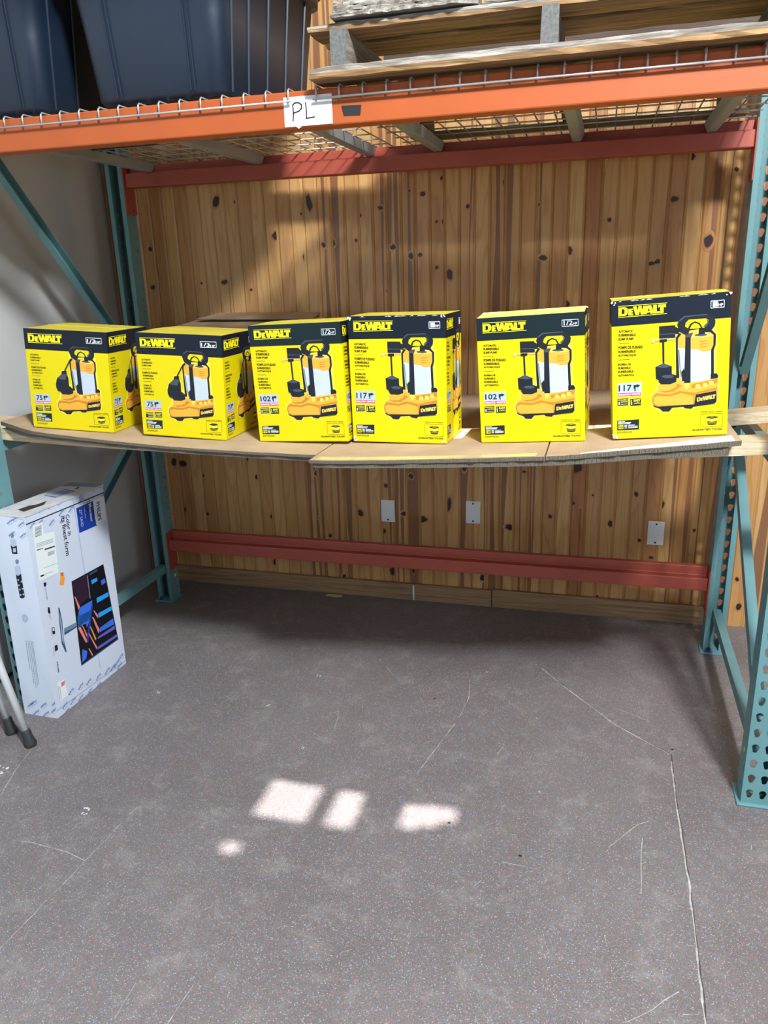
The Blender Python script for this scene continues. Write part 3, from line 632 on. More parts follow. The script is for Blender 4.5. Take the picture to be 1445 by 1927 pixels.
# ------------------------------------------------------------------ lumber and cardboard shelf
def ztop(x): return .967+.038+(.0235 if x < 1.15 else .034)*(x-1.15)**2
def surf(x): return 1.0256+.0095*(x-1.2)+.0365*(x-1.2)**2
def bowed(name, xa, xb, yfa, yfb, ybk, zlo, zhi, mat, topmat, edgemat, label, cat, group, n=40, jag=0.0, yback_f=None, droop=0.0):
    mb = MB(); prev = None; rr = random.Random(int(xa*1000))
    for k in range(n+1):
        x = xa+(xb-xa)*k/n; yf = (yfa(x) if callable(yfa) else yfa+(yfb-yfa)*k/n)+rr.uniform(-jag, jag); yb2 = yback_f(x) if yback_f else ybk
        dr = droop; ym = min(-.90, yf+.01) if droop else (yf+yb2)/2
        if droop and yf > -.91: dr = 0; ym = yf+.01
        i = mb.vert((x, yf, zlo(x)-dr), (x, ym, zlo(x)), (x, yb2, zlo(x)), (x, yb2, zhi(x)), (x, ym, zhi(x)), (x, yf, zhi(x)-dr*.35))
        if prev is not None:
            for q, m in ((0, mat), (1, mat), (2, edgemat), (3, topmat), (4, topmat), (5, edgemat)): q2 = (q+1) % 6; mb.face((prev+q, prev+q2, i+q2, i+q), m)
        else: mb.face([i+q for q in range(6)], edgemat)
        prev = i
    mb.face([prev+q for q in range(6)], edgemat)
    xm = (xa+xb)/2; o = mb.build(name, loc=(xm, ybk, zlo(xm))); tag(o, label, cat, group); return o
LB = 'pine boards bridging the rack frames'
bowed('shelf_board', -.03, 2.60, -.885, -.835, -.745, lambda x: ztop(x)-.038, ztop, 'lumber', 'lumber', 'lumber', 'sagging pine board along the front edge of the improvised shelf', 'board', LB, yback_f=lambda x: -.796+.05*(x+.03)/2.63)
bowed('shelf_board', -.20, 2.60, -.79, -.40, -.315, lambda x: ztop(x)-.0375, lambda x: ztop(x)+.0002, 'lumber', 'lumber', 'lumber', 'pine board behind the front one, its pale end showing right of the tallest box', 'board', LB, yback_f=lambda x: -.70+.39*(x+.20)/2.8)
CG = 'cardboard sheets laid over the shelf boards'
def lerp_pts(P_):
    def f(x):
        for (a, b) in zip(P_[:-1], P_[1:]):
            if x <= b[0]: return a[1]+(b[1]-a[1])*(x-a[0])/(b[0]-a[0])
        return P_[-1][1]
    return f
FA = lerp_pts([(-.03, -.885), (.17, -.967), (.67, -1.008), (1.26, -1.035)])
def lay(fr0, fr1):
    return (lambda x: ztop(x)+.0003+(surf(x)-.0028-ztop(x)-.0003)*fr0), (lambda x: ztop(x)+.0003+(surf(x)-.0028-ztop(x)-.0003)*fr1-.0002)
z0_, z1_ = lay(0, .5); z2_, z3_ = lay(.5, 1)
bowed('cardboard_sheet', .0, 1.185, lambda x: FA(x)+.006, 0, -.05, z0_, z1_, 'card', 'card', 'flute', 'lower cardboard sheet of the left pair, its corrugated edge showing under the other', 'cardboard', CG, jag=.002, droop=.004)
bowed('cardboard_sheet', -.02, 1.190, FA, 0, -.005, z2_, z3_, 'card', 'card', 'flute', 'brown cardboard sheet under the two smaller boxes at the left, green mark on it', 'cardboard', CG, jag=.0015)
FB = lerp_pts([(1.195, -1.095), (1.25, -1.098), (1.66, -1.055), (1.87, -1.040), (2.08, -.99), (2.33, -.945)])
bowed('cardboard_sheet', 1.20, 2.30, lambda x: FB(x)+.006, 0, .03, z0_, z1_, 'card', 'card', 'flute', 'long lower cardboard sheet under the right half of the shelf', 'cardboard', CG, jag=.002, droop=.005)
bowed('cardboard_sheet', 1.193, 1.838, FB, 0, .07, z2_, z3_, 'card', 'card', 'flute', 'brown cardboard sheet jutting forward at the middle of the shelf, taped along its edge', 'cardboard', CG, jag=.002)
bowed('cardboard_sheet', 1.842, 2.33, FB, 0, .08, z2_, z3_, 'card', 'card', 'flute', 'right cardboard sheet under the tallest box', 'cardboard', CG, jag=.002)
# shiny packing tape along the front of the middle sheet, green mark on the left one
def patch(pts, mat, name, label, cat, dz=.0006):
    mb = MB(); n = len(pts); mb.poly([(x, y, surf(x)-.0030+dz) for x, y in pts], mat)
    return tag(mb.build(name, loc=(*pts[0], surf(pts[0][0]))), label, cat)
tape = card_mat('clear_packing_tape', hexc(196, 180, 130), hexc(206, 190, 142), .22); MT['cleartape'] = tape
mb = MB()
for k in range(12):
    xa, xb = 1.215+.05*k, 1.215+.05*(k+1)
    mb.poly([(xa, FB(xa)+.004, surf(xa)-.0022), (xb, FB(xb)+.004, surf(xb)-.0022), (xb, FB(xb)+.042, surf(xb)-.0022), (xa, FB(xa)+.042, surf(xa)-.0022)], 'cleartape')
tag(mb.build('packing_tape', loc=(1.5, -1.05, surf(1.5))), 'clear packing tape along the front of the middle cardboard sheet', 'tape')
patch([(.075, -.83), (.12, -.86), (.14, -.845), (.10, -.80)], 'greenmark', 'green_tape', 'small green tape mark left of the leftmost yellow box', 'tape')
mb = MB(); 
for k in range(8):
    xa, xb = 1.93+.048*k, 1.93+.048*(k+1); w_ = .008+.007*k
    mb.poly([(xa, FB(xa)+.003, surf(xa)-.0022), (xb, FB(xb)+.003, surf(xb)-.0022), (xb, FB(xb)+.003+w_+.012, surf(xb)-.0022), (xa, FB(xa)+.003+w_, surf(xa)-.0022)], 'cardpale')
tag(mb.build('white_paper_sheet', loc=(2.1, -.95, surf(2.1))), 'white paper sliver on the cardboard in front of the tallest box', 'paper')

# ------------------------------------------------------------------ printed art
def homog(src, dst):
    A_ = []; b_ = []
    for (x, y), (u, v) in zip(src, dst):
        A_.append([x, y, 1, 0, 0, 0, -u*x, -u*y]); b_.append(u); A_.append([0, 0, 0, x, y, 1, -v*x, -v*y]); b_.append(v)
    h = np.linalg.solve(np.array(A_, float), np.array(b_, float)); H = np.append(h, 1).reshape(3, 3)
    def f(p): q = H @ np.array([p[0], p[1], 1.0]); return (float(q[0]/q[2]), float(q[1]/q[2]))
    return f
UNIT = [(0, 0), (1, 0), (0, 1), (1, 1)]          # tl tr bl br, v downwards
_glyph = {}
def glyphs(s, fat):
    key = (s, fat)
    if key in _glyph: return _glyph[key]
    cu = bpy.data.curves.new('t', 'FONT'); cu.body = s; cu.size = 1; cu.offset = fat; cu.resolution_u = 2
    ob = bpy.data.objects.new('t', cu); COL.objects.link(ob); dg = bpy.context.evaluated_depsgraph_get(); me = ob.evaluated_get(dg).to_mesh()
    V_ = [tuple(v.co[:2]) for v in me.vertices]; F_ = [tuple(p.vertices) for p in me.polygons]; ob.evaluated_get(dg).to_mesh_clear()
    bpy.data.objects.remove(ob); bpy.data.curves.remove(cu)
    xs = [v[0] for v in V_] or [0, 1]; ys = [v[1] for v in V_] or [0, 1]; x0, x1, y0, y1 = min(xs), max(xs), min(ys), max(ys)
    V_ = [((x-x0)/(x1-x0), (y-y0)/(y1-y0)) for x, y in V_]; _glyph[key] = (V_, F_); return _glyph[key]
class Art:
    """a list of flat printed shapes in unit coordinates (u to the right, v down)"""
    def __init__(s): s.it = []
    def poly(s, pts, c, layer, H=None): s.it.append(([H(p) for p in pts] if H else list(pts), c, layer))
    def text(s, body, box, c, layer, fat=.012, H=None):
        # box: four corners bl, br, tr, tl of the lettering's extents
        q = [H(p) for p in box] if H else list(box); V_, F_ = glyphs(body, fat)
        bl, br, tr, tl = q
        def m(a, b): return tuple(bl[i]*(1-a)*(1-b)+br[i]*a*(1-b)+tr[i]*a*b+tl[i]*(1-a)*b for i in (0, 1))
        P_ = [m(a, b) for a, b in V_]
        for f in F_: s.it.append(([P_[i] for i in f], c, layer))
    def hline(s, a, b, w, c, layer, H=None):
        a, b = (H(a), H(b)) if H else (a, b); s.it.append(([(a[0], a[1]-w), (b[0], b[1]-w), (b[0], b[1]+w), (a[0], a[1]+w)], c, layer))
    def logo(s, bl, br, tr, tl, c, bg, layer, H=None, bars=True):
        q = [H(p) for p in (bl, br, tr, tl)] if H else [bl, br, tr, tl]; bl, br, tr, tl = q
        def m(p):
            a, b = p; return tuple(bl[i]*(1-a)*(1-b)+br[i]*a*(1-b)+tr[i]*a*b+tl[i]*(1-a)*b for i in (0, 1))
        D = [(.0, .11), (.0, .89), (.14, .89), (.188, .78), (.205, .5), (.188, .22), (.14, .11)]; Dh = [(.068, .27), (.068, .73), (.11, .73), (.128, .65), (.134, .5), (.128, .35), (.11, .27)]
        E_ = [(.215, .11), (.215, .70), (.312, .70), (.312, .57), (.272, .57), (.272, .48), (.306, .48), (.306, .36), (.272, .36), (.272, .25), (.316, .25), (.316, .11)]
        W_ = [(.310, .89), (.385, .89), (.405, .45), (.428, .89), (.490, .89), (.510, .45), (.530, .89), (.590, .89), (.545, .11), (.478, .11), (.458, .50), (.436, .11), (.365, .11)]
        A_ = [(.530, .11), (.600, .89), (.690, .89), (.755, .11), (.682, .11), (.674, .24), (.608, .24), (.600, .11)]; Ah = [(.619, .38), (.644, .68), (.664, .38)]
        L_ = [(.735, .11), (.735, .89), (.808, .89), (.808, .28), (.872, .28), (.872, .11)]
        T_ = [(.838, .89), (1.0, .89), (1.0, .62), (.968, .62), (.952, .70), (.952, .11), (.882, .11), (.882, .70), (.866, .70), (.852, .62), (.838, .62)]
        for P_ in (D, E_, W_, A_, L_, T_): s.it.append(([m(p) for p in P_], c, layer))
        for P_ in (Dh, Ah): s.it.append(([m(p) for p in P_], bg, layer+.5))
        if bars:
            for y in (.0, 1.0): s.it.append(([m((-.005, y-.025)), (m((1.02, y-.025))), m((1.02, y+.025)), m((-.005, y+.025))], 'logo', layer))
    def put(s, mb, origin, ux, vx, nrm, step=.00028):
        o, ux, vx, nrm = map(Vector, (origin, ux, vx, nrm))
        for pts, c, ly in s.it:
            cl = []
            for (u, v) in pts: cl.append((min(max(u, .0), 1.0), min(max(v, .0), 1.0)))
            if len({(round(a, 5), round(b, 5)) for a, b in cl}) < 3: continue
            mb.poly([o+ux*u+vx*v+nrm*(step*(ly+1)) for u, v in cl], 'i_'+c)
HV = homog([(55, 160), (1370, 55), (85, 1660), (1310, 1610)], UNIT)      # tall pump carton
HT_ = homog([(25, 160), (1000, 200), (120, 1310), (1065, 1385)], UNIT)   # squat pump carton
PM = homog([(775, 420), (1192, 375), (505, 1240), (1195, 1250)], [(558, 432), (856, 446), (410, 1060), (918, 1088)])
def quadbox(x0, x1, y0, y1, sl=0.0): return [(x0, y1), (x1, y1+sl), (x1, y0+sl), (x0, y0)]
def pump_body(A, H, tether):
    def P(pts, c, l): A.poly(pts, c, l, H)
    # light halo round the product picture
    P([(768, 425), (790, 400), (1200, 372), (1198, 450), (1212, 520), (1205, 700), (1205, 940), (1232, 960), (1232, 1190), (1205, 1270), (960, 1322), (935, 1342), (730, 1330), (700, 1374), (600, 1374), (500, 1310), (490, 1240), (498, 1170), (545, 1130), (560, 1060), (750, 900), (750, 560)], 'pale', 2)
    P([(780, 545), (800, 515), (940, 500), (1130, 500), (1172, 530), (1175, 650), (1155, 700), (1060, 717), (1000, 692), (935, 690), (780, 670)], 'amber', 4)
    P([(935, 512), (1120, 500), (1172, 535), (1100, 556), (940, 562)], 'amberl', 5)
    for k in range(3): P([(1020, 600+k*30), (1105, 592+k*30), (1105, 600+k*30), (1020, 610+k*30)], 'amberd', 5)
    P([(783, 672), (935, 690), (1000, 694), (1060, 718), (1158, 700), (1145, 1010), (1030, 1040), (900, 1045), (818, 1040), (810, 950), (795, 900)], 'steel', 3)
    P([(785, 690), (800, 700), (812, 900), (830, 960), (818, 1010), (806, 940)], 'steeld', 4)
    P([(822, 935), (850, 895), (866, 1000), (860, 1035), (828, 1035)], 'dk', 4)
    P([(1125, 705), (1158, 698), (1145, 1008), (1128, 1012)], 'silver', 4)
    P([(510, 1190), (540, 1150), (575, 1140), (575, 1060), (770, 1050), (790, 1000), (850, 1052), (920, 1055), (1135, 1020), (1214, 990), (1222, 1200), (1192, 1262), (960, 1300), (560, 1312), (515, 1285), (503, 1240)], 'amber', 5)
    P([(512, 1200), (545, 1165), (700, 1175), (800, 1140), (960, 1160), (1205, 1100), (1205, 1130), (965, 1180), (960, 1300), (560, 1312), (515, 1285), (503, 1240)], 'amberd', 5.3)
    P([(520, 1215), (560, 1195), (700, 1200), (820, 1165), (950, 1195), (950, 1285), (570, 1298), (525, 1275)], 'amber', 5.6)
    P([(575, 1135), (640, 1160), (740, 1145), (830, 1085), (775, 1060), (760, 1100), (700, 1130), (630, 1140)], 'amberd', 5.6)
    P([(930, 1072), (1210, 1010), (1210, 1052), (930, 1112)], 'amberd', 6)
    for x, y in ((1000, 1092), (1076, 1078), (1142, 1056)): P([(x-28, y-10), (x-14, y-24), (x+16, y-24), (x+28, y-10), (x+24, y+22), (x-22, y+24)], 'amberl', 6.5)
    P([(850, 1055), (915, 1055), (905, 1100), (880, 1125), (860, 1100)], 'amberl', 6.2)
    P([(508, 1290), (560, 1310), (960, 1285), (975, 1180), (1197, 1138), (1200, 1255), (1175, 1277), (950, 1312), (930, 1332), (860, 1327), (840, 1310), (722, 1322), (690, 1362), (620, 1362), (590, 1332), (530, 1312)], 'dk', 6)
    A.logo((988, 1262), (1188, 1226), (1188, 1170), (988, 1208), 'amberl', 'dk', 7, H, bars=False)
    P([(578, 1000), (600, 965), (700, 953), (768, 970), (768, 1040), (700, 1068), (600, 1068), (578, 1042)], 'dk', 7)
    P([(605, 985), (640, 968), (710, 966), (745, 980), (710, 1000), (640, 1002)], 'dk2', 7.5)
    # straps and handle
    P([(760, 560), (800, 508), (822, 520), (783, 572), (783, 700), (800, 1000), (766, 1000)], 'dk', 6)
    P([(1070, 478), (1150, 478), (1197, 525), (1193, 640), (1172, 700), (1172, 960), (1142, 1000), (1142, 700), (1168, 640), (1170, 532), (1138, 505), (1070, 502)], 'dk', 6)
    P([(865, 520), (950, 510), (922, 560), (920, 1052), (850, 1058), (862, 700)], 'dk', 6)
    P([(872, 528), (940, 515), (915, 556), (872, 560)], 'dk2', 6.5)
    P([(1137, 958), (1200, 948), (1220, 975), (1214, 1002), (1137, 1012)], 'dk', 6.2)
    P([(775, 420), (795, 372), (850, 325), (1095, 303), (1160, 325), (1193, 375), (1187, 428), (1150, 482), (1060, 490), (1040, 462), (912, 482), (900, 512), (860, 530), (800, 497)], 'dk', 6)
    P([(850, 325), (1095, 303), (1110, 312), (862, 336), (800, 385), (795, 372)], 'dk2', 6.4)
    P([(868, 400), (900, 366), (1088, 352), (1120, 375), (1115, 408), (1060, 462), (905, 466), (860, 440)], 'y', 6.8)
    P([(1085, 358), (1120, 375), (1115, 408), (1070, 450), (1062, 436), (1100, 398), (1102, 378)], 'dk2', 7)
    arc = [(890, 462), (915, 412), (965, 383), (1020, 400), (1052, 455)]; arc2 = [(912, 466), (932, 424), (966, 400), (1008, 414), (1034, 460)]
    P(arc+arc2[::-1], 'dk', 7.2); P([(1012, 455), (1068, 452), (1078, 520), (1008, 528)], 'dk', 7.2)
    P([(960, 532), (1000, 520), (1090, 520), (1105, 535), (1040, 548), (975, 545)], 'dk2', 5.6)
    if not tether:
        P([(535, 880), (625, 830), (722, 870), (725, 955), (715, 1010), (610, 1048), (538, 1015)], 'pale', 2.5)
        P([(540, 880), (625, 838), (717, 872), (718, 955), (711, 1000), (610, 1040), (545, 1010)], 'dk', 6); P([(542, 880), (625, 838), (716, 872), (640, 892)], 'dk2', 6.5)
        P([(614, 600), (634, 600), (637, 845), (619, 845)], 'dk', 6)
        P([(500, 578), (762, 566), (762, 582), (532, 598), (522, 620), (497, 614)], 'tan', 5)
        P([(583, 580), (665, 575), (663, 603), (585, 612)], 'dk', 6); P([(580, 435), (752, 425), (756, 562), (582, 570)], 'dk', 6); P([(584, 520), (755, 512), (756, 520), (584, 530)], 'dk2', 6.5)
        P([(750, 440), (805, 465), (792, 522), (752, 520)], 'dk', 6)
def art_tall(hp, gal, model, green=False):
    A = Art(); H = HV; bd = 'bandg' if green else 'band'
    A.poly([(0, 0), (1, 0), (1, .176), (0, .176)], bd, 0)
    A.logo((132, 338), (652, 297), (652, 180), (132, 215), 'logo', bd, 1, H)
    hc = 'silver' if green else 'white'
    w = 195 if '/' in hp else 145
    for a, b in (((1290-w, 162+ (w-145)*.07), (1290, 150)), ((1290-w, 240+(w-145)*.07), (1290, 228))): A.hline(a, b, .0022, hc, 1, H)
    for x in (1290-w, 1290): u, v = H((x, 152+(1290-x)*.07)); u2, v2 = H((x, 230+(1290-x)*.07)); A.poly([(u-.002, v), (u+.002, v), (u+.002, v2), (u-.002, v2)], hc, 1)
    A.text(hp, [(1290-w+18, 228+(w-145)*.07), (1290-68, 222), (1290-68, 165), (1290-w+18, 170+(w-145)*.07)], hc, 2, .012, H)
    A.text('HP', [(1290-64, 219), (1276, 216), (1276, 186), (1290-64, 189)], hc, 2, .012, H)
    rows = [('AUTOMATIC', 475, 505, 160), ('SUBMERSIBLE', 515, 548, 190), ('SUMP PUMP', 560, 592, 166), ('POMPE DE PUISARD', 650, 686, 270), ('SUBMERSIBLE', 697, 728, 190), ('AUTOMATIQUE', 740, 770, 194),
            ('BOMBA DE', 838, 866, 138), ('SUMIDERO', 878, 906, 138), ('SUMERGIBLE', 917, 945, 168), ('AUTOMÁTICA', 952, 985, 176)]
    for s, y0, y1, w in rows: A.text(s, quadbox(134, 134+w, y0+4, y1, -w*.03), 'txt', 1, .035, H)
    A.hline((134, 625), (258, 619), .0012, 'txt', 1, H); A.hline((134, 803), (258, 797), .0012, 'txt', 1, H)
    A.poly([(130, 1056), (390, 1044), (390, 1192), (130, 1203)], 'badge', 1, H); A.poly([(136, 1166), (385, 1155), (385, 1188), (136, 1198)], 'rose', 2, H)
    A.text(gal, [(142, 1148), (284, 1140), (284, 1072), (142, 1080)], 'k', 2, .02, H); A.poly([(304, 1078), (340, 1074), (340, 1066), (376, 1080), (342, 1106), (342, 1096), (326, 1098), (328, 1118), (306, 1120)], 'k', 2, H); A.poly([(312, 1124), (328, 1122), (326, 1142), (314, 1142)], 'k', 2, H)
    A.text('GALLONS / MINUTE', [(142, 1192), (378, 1180), (378, 1162), (142, 1173)], 'label', 3, .03, H)
    for x in (132, 270):
        A.poly([(x, 1228), (x+115, 1220), (x+115, 1294), (x, 1302)], 'k', 1, H)
    A.text('STAINLESS &', [(138, 1248), (240, 1243), (240, 1228), (138, 1233)], 'pale', 2, .02, H); A.text('CAST IRON', [(165, 1268), (240, 1263), (240, 1248), (165, 1253)], 'pale', 2, .02, H); A.hline((165, 1285), (240, 1280), .0018, 'silver', 2, H)
    A.poly([(142, 1262), (156, 1258), (156, 1290), (142, 1292)], 'silver', 2, H)
    A.text('EASY', [(306, 1258), (380, 1252), (380, 1226), (306, 1232)], 'pale', 2, .03, H); A.text('to INSTALL', [(306, 1282), (380, 1276), (380, 1262), (306, 1268)], 'pale', 2, .02, H); A.poly([(280, 1235), (286, 1235), (290, 1290), (278, 1290)], 'silver', 2, H)
    A.poly([(130, 1462), (366, 1446), (364, 1554), (130, 1566)], 'k', 1, H); A.poly([(140, 1512), (196, 1508), (196, 1548), (140, 1552)], 'y', 2, H); A.text('10', [(146, 1546), (190, 1543), (190, 1516), (146, 1519)], 'k', 3, .02, H)
    for y, x0, x1 in ((1474, 140, 215), (1486, 140, 280), (1498, 140, 270), (1516, 208, 238), (1530, 208, 238), (1544, 208, 238), (1516, 250, 320), (1530, 250, 352), (1544, 250, 350)):
        A.hline((x0, y-(x0-140)*.06), (x1, y-(x1-140)*.06), .0022, 'label', 2, H)
    A.text(model, quadbox(132, 290, 1578, 1600, -8), 'txt', 1, .006, H)
    A.text('INCLUDES · INCLUYE · COMPREND', [(1035, 1374), (1266, 1369), (1266, 1358), (1035, 1363)], 'txt', 1, .01, H)
    for a, b in (((1033, 1390), (1266, 1386)), ((1033, 1530), (1266, 1524))): A.hline(a, b, .0009, 'txt', 1, H)
    for x in (1033, 1266): u, v = H((x, 1389)); u2, v2 = H((x, 1527)); A.poly([(u-.001, v), (u+.001, v), (u+.001, v2), (u-.001, v2)], 'txt', 1)
    A.poly([(1090, 1425), (1120, 1412), (1180, 1410), (1212, 1420), (1205, 1460), (1197, 1500), (1150, 1508), (1105, 1504), (1098, 1465)], 'txt', 1, H); A.poly([(1094, 1434), (1150, 1442), (1208, 1430), (1202, 1462), (1150, 1472), (1098, 1466)], 'pale', 2, H); A.poly([(1106, 1420), (1150, 1414), (1196, 1420), (1150, 1428)], 'green', 2, H)
    for y in (1480, 1490): A.hline((1104, y), (1196, y-4), .0016, 'green', 2, H)
    A.text('GUARANTEED TOUGH.', [(936, 1572), (1266, 1558), (1266, 1538), (936, 1552)], 'k', 1, .03, H)
    pump_body(A, H, False); return A
def art_squat():
    A = Art(); H = HT_
    A.poly([(0, 0), (1, 0), (1, .205), (0, .205)], 'band', 0)
    A.logo((82, 325), (474, 340), (470, 236), (76, 222), 'logo', 'band', 1, H)
    for a, b in (((758, 265), (942, 272)), ((762, 330), (944, 336))): A.hline(a, b, .0025, 'white', 1, H)
    for x in (760, 942): u, v = H((x, 268)); u2, v2 = H((x+2, 333)); A.poly([(u-.002, v), (u+.002, v), (u+.002, v2), (u-.002, v2)], 'white', 1)
    A.text('1/3', [(774, 322), (872, 326), (872, 284), (772, 280)], 'white', 2, .012, H); A.text('HP', [(876, 326), (932, 328), (932, 304), (876, 302)], 'white', 2, .012, H)
    rows = [('AUTOMATIC', 98, 455, 475, 102), ('SUBMERSIBLE', 100, 488, 508, 120), ('SUMP PUMP', 103, 520, 540, 106), ('POMPE DE PUISARD', 110, 600, 624, 170), ('SUBMERSIBLE', 112, 634, 655, 120), ('AUTOMATIQUE', 115, 668, 688, 124),
            ('BOMBA DE', 122, 745, 765, 88), ('SUMIDERO', 124, 776, 798, 90), ('SUMERGIBLE', 127, 810, 832, 108), ('AUTOMÁTICA', 130, 842, 864, 112)]
    for s, x, y0, y1, w in rows: A.text(s, quadbox(x, x+w, y0+2, y1, w*.05), 'txt', 1, .035, H)
    A.hline((106, 569), (200, 573), .0014, 'txt', 1, H); A.hline((118, 714), (214, 718), .0014, 'txt', 1, H)
    A.poly([(135, 923), (319, 930), (326, 1040), (144, 1034)], 'badge', 1, H); A.poly([(146, 1008), (322, 1014), (324, 1038), (148, 1032)], 'rose', 2, H)
    A.text('75', [(162, 996), (232, 998), (230, 942), (160, 940)], 'k', 2, .02, H); A.poly([(244, 948), (272, 949), (272, 942), (298, 956), (274, 974), (273, 966), (262, 966), (263, 982), (246, 982)], 'k', 2, H); A.poly([(252, 986), (264, 986), (263, 998), (253, 998)], 'k', 2, H)
    A.text('GALLONS / MINUTE', [(150, 1029), (320, 1035), (319, 1020), (149, 1014)], 'label', 3, .03, H)
    for x in (148, 246): A.poly([(x, 1060), (x+82, 1063), (x+84, 1122), (x+2, 1118)], 'k', 1, H)
    A.text('STAINLESS &', [(152, 1080), (228, 1082), (228, 1068), (152, 1066)], 'pale', 2, .02, H); A.text('CAST IRON', [(172, 1096), (229, 1098), (229, 1085), (172, 1083)], 'pale', 2, .02, H); A.hline((175, 1108), (228, 1110), .002, 'silver', 2, H)
    A.text('EASY', [(268, 1092), (325, 1094), (324, 1072), (267, 1070)], 'pale', 2, .03, H); A.text('to INSTALL', [(268, 1110), (326, 1112), (326, 1100), (268, 1098)], 'pale', 2, .02, H); A.poly([(254, 1070), (259, 1070), (262, 1114), (254, 1114)], 'silver', 2, H)
    A.poly([(152, 1143), (334, 1154), (338, 1250), (160, 1242)], 'k', 1, H); A.poly([(166, 1196), (210, 1198), (212, 1238), (168, 1236)], 'y', 2, H); A.text('10', [(172, 1232), (206, 1234), (205, 1204), (171, 1202)], 'k', 3, .02, H)
    for y, x0, x1 in ((1158, 160, 222), (1170, 160, 270), (1182, 160, 262), (1204, 220, 240), (1216, 220, 240), (1230, 220, 240), (1204, 250, 306), (1218, 250, 324), (1230, 250, 322)): A.hline((x0, y+(x0-160)*.05), (x1, y+(x1-160)*.05), .0026, 'label', 2, H)
    A.text('DXWP62301', quadbox(164, 282, 1258, 1278, 4), 'txt', 1, .006, H)
    A.text('INCLUDES · INCLUYE · COMPREND', [(828, 1156), (1004, 1163), (1004, 1152), (828, 1146)], 'txt', 1, .01, H)
    for a, b in (((828, 1163), (1008, 1171)), ((838, 1285), (1010, 1296))): A.hline(a, b, .001, 'txt', 1, H)
    for x in (830, 1008): u, v = H((x, 1165)); u2, v2 = H((x+6, 1290)); A.poly([(u-.0012, v), (u+.0012, v), (u+.0012, v2), (u-.0012, v2)], 'txt', 1)
    A.poly([(872, 1200), (900, 1190), (945, 1192), (966, 1204), (966, 1240), (958, 1268), (920, 1276), (884, 1266), (878, 1240)], 'txt', 1, H); A.poly([(876, 1210), (920, 1218), (964, 1212), (963, 1238), (920, 1246), (880, 1238)], 'pale', 2, H)
    for y in (1254, 1263): A.hline((884, y), (956, y+4), .0018, 'green', 2, H)
    A.text('GUARANTEED TOUGH.', [(768, 1312), (1012, 1328), (1012, 1310), (768, 1296)], 'k', 1, .03, H)
    H2 = lambda p: H(PM(p)); pump_body(A, H2, True)
    A.poly([(465, 650), (525, 645), (535, 690), (552, 740), (560, 830), (590, 850), (585, 910), (520, 922), (412, 895), (392, 850), (385, 810), (402, 740), (458, 690)], 'pale', 2.5, H)
    A.poly([(470, 655), (524, 650), (530, 690), (546, 740), (552, 830), (580, 846), (582, 900), (520, 915), (420, 890), (400, 850), (395, 810), (410, 740), (465, 690)], 'dk', 7.6, H); A.poly([(412, 740), (466, 692), (528, 692), (510, 760), (450, 752)], 'dk2', 7.9, H)
    A.poly([(568, 515), (580, 520), (512, 652), (498, 650)], 'dk', 7.6, H)
    return A

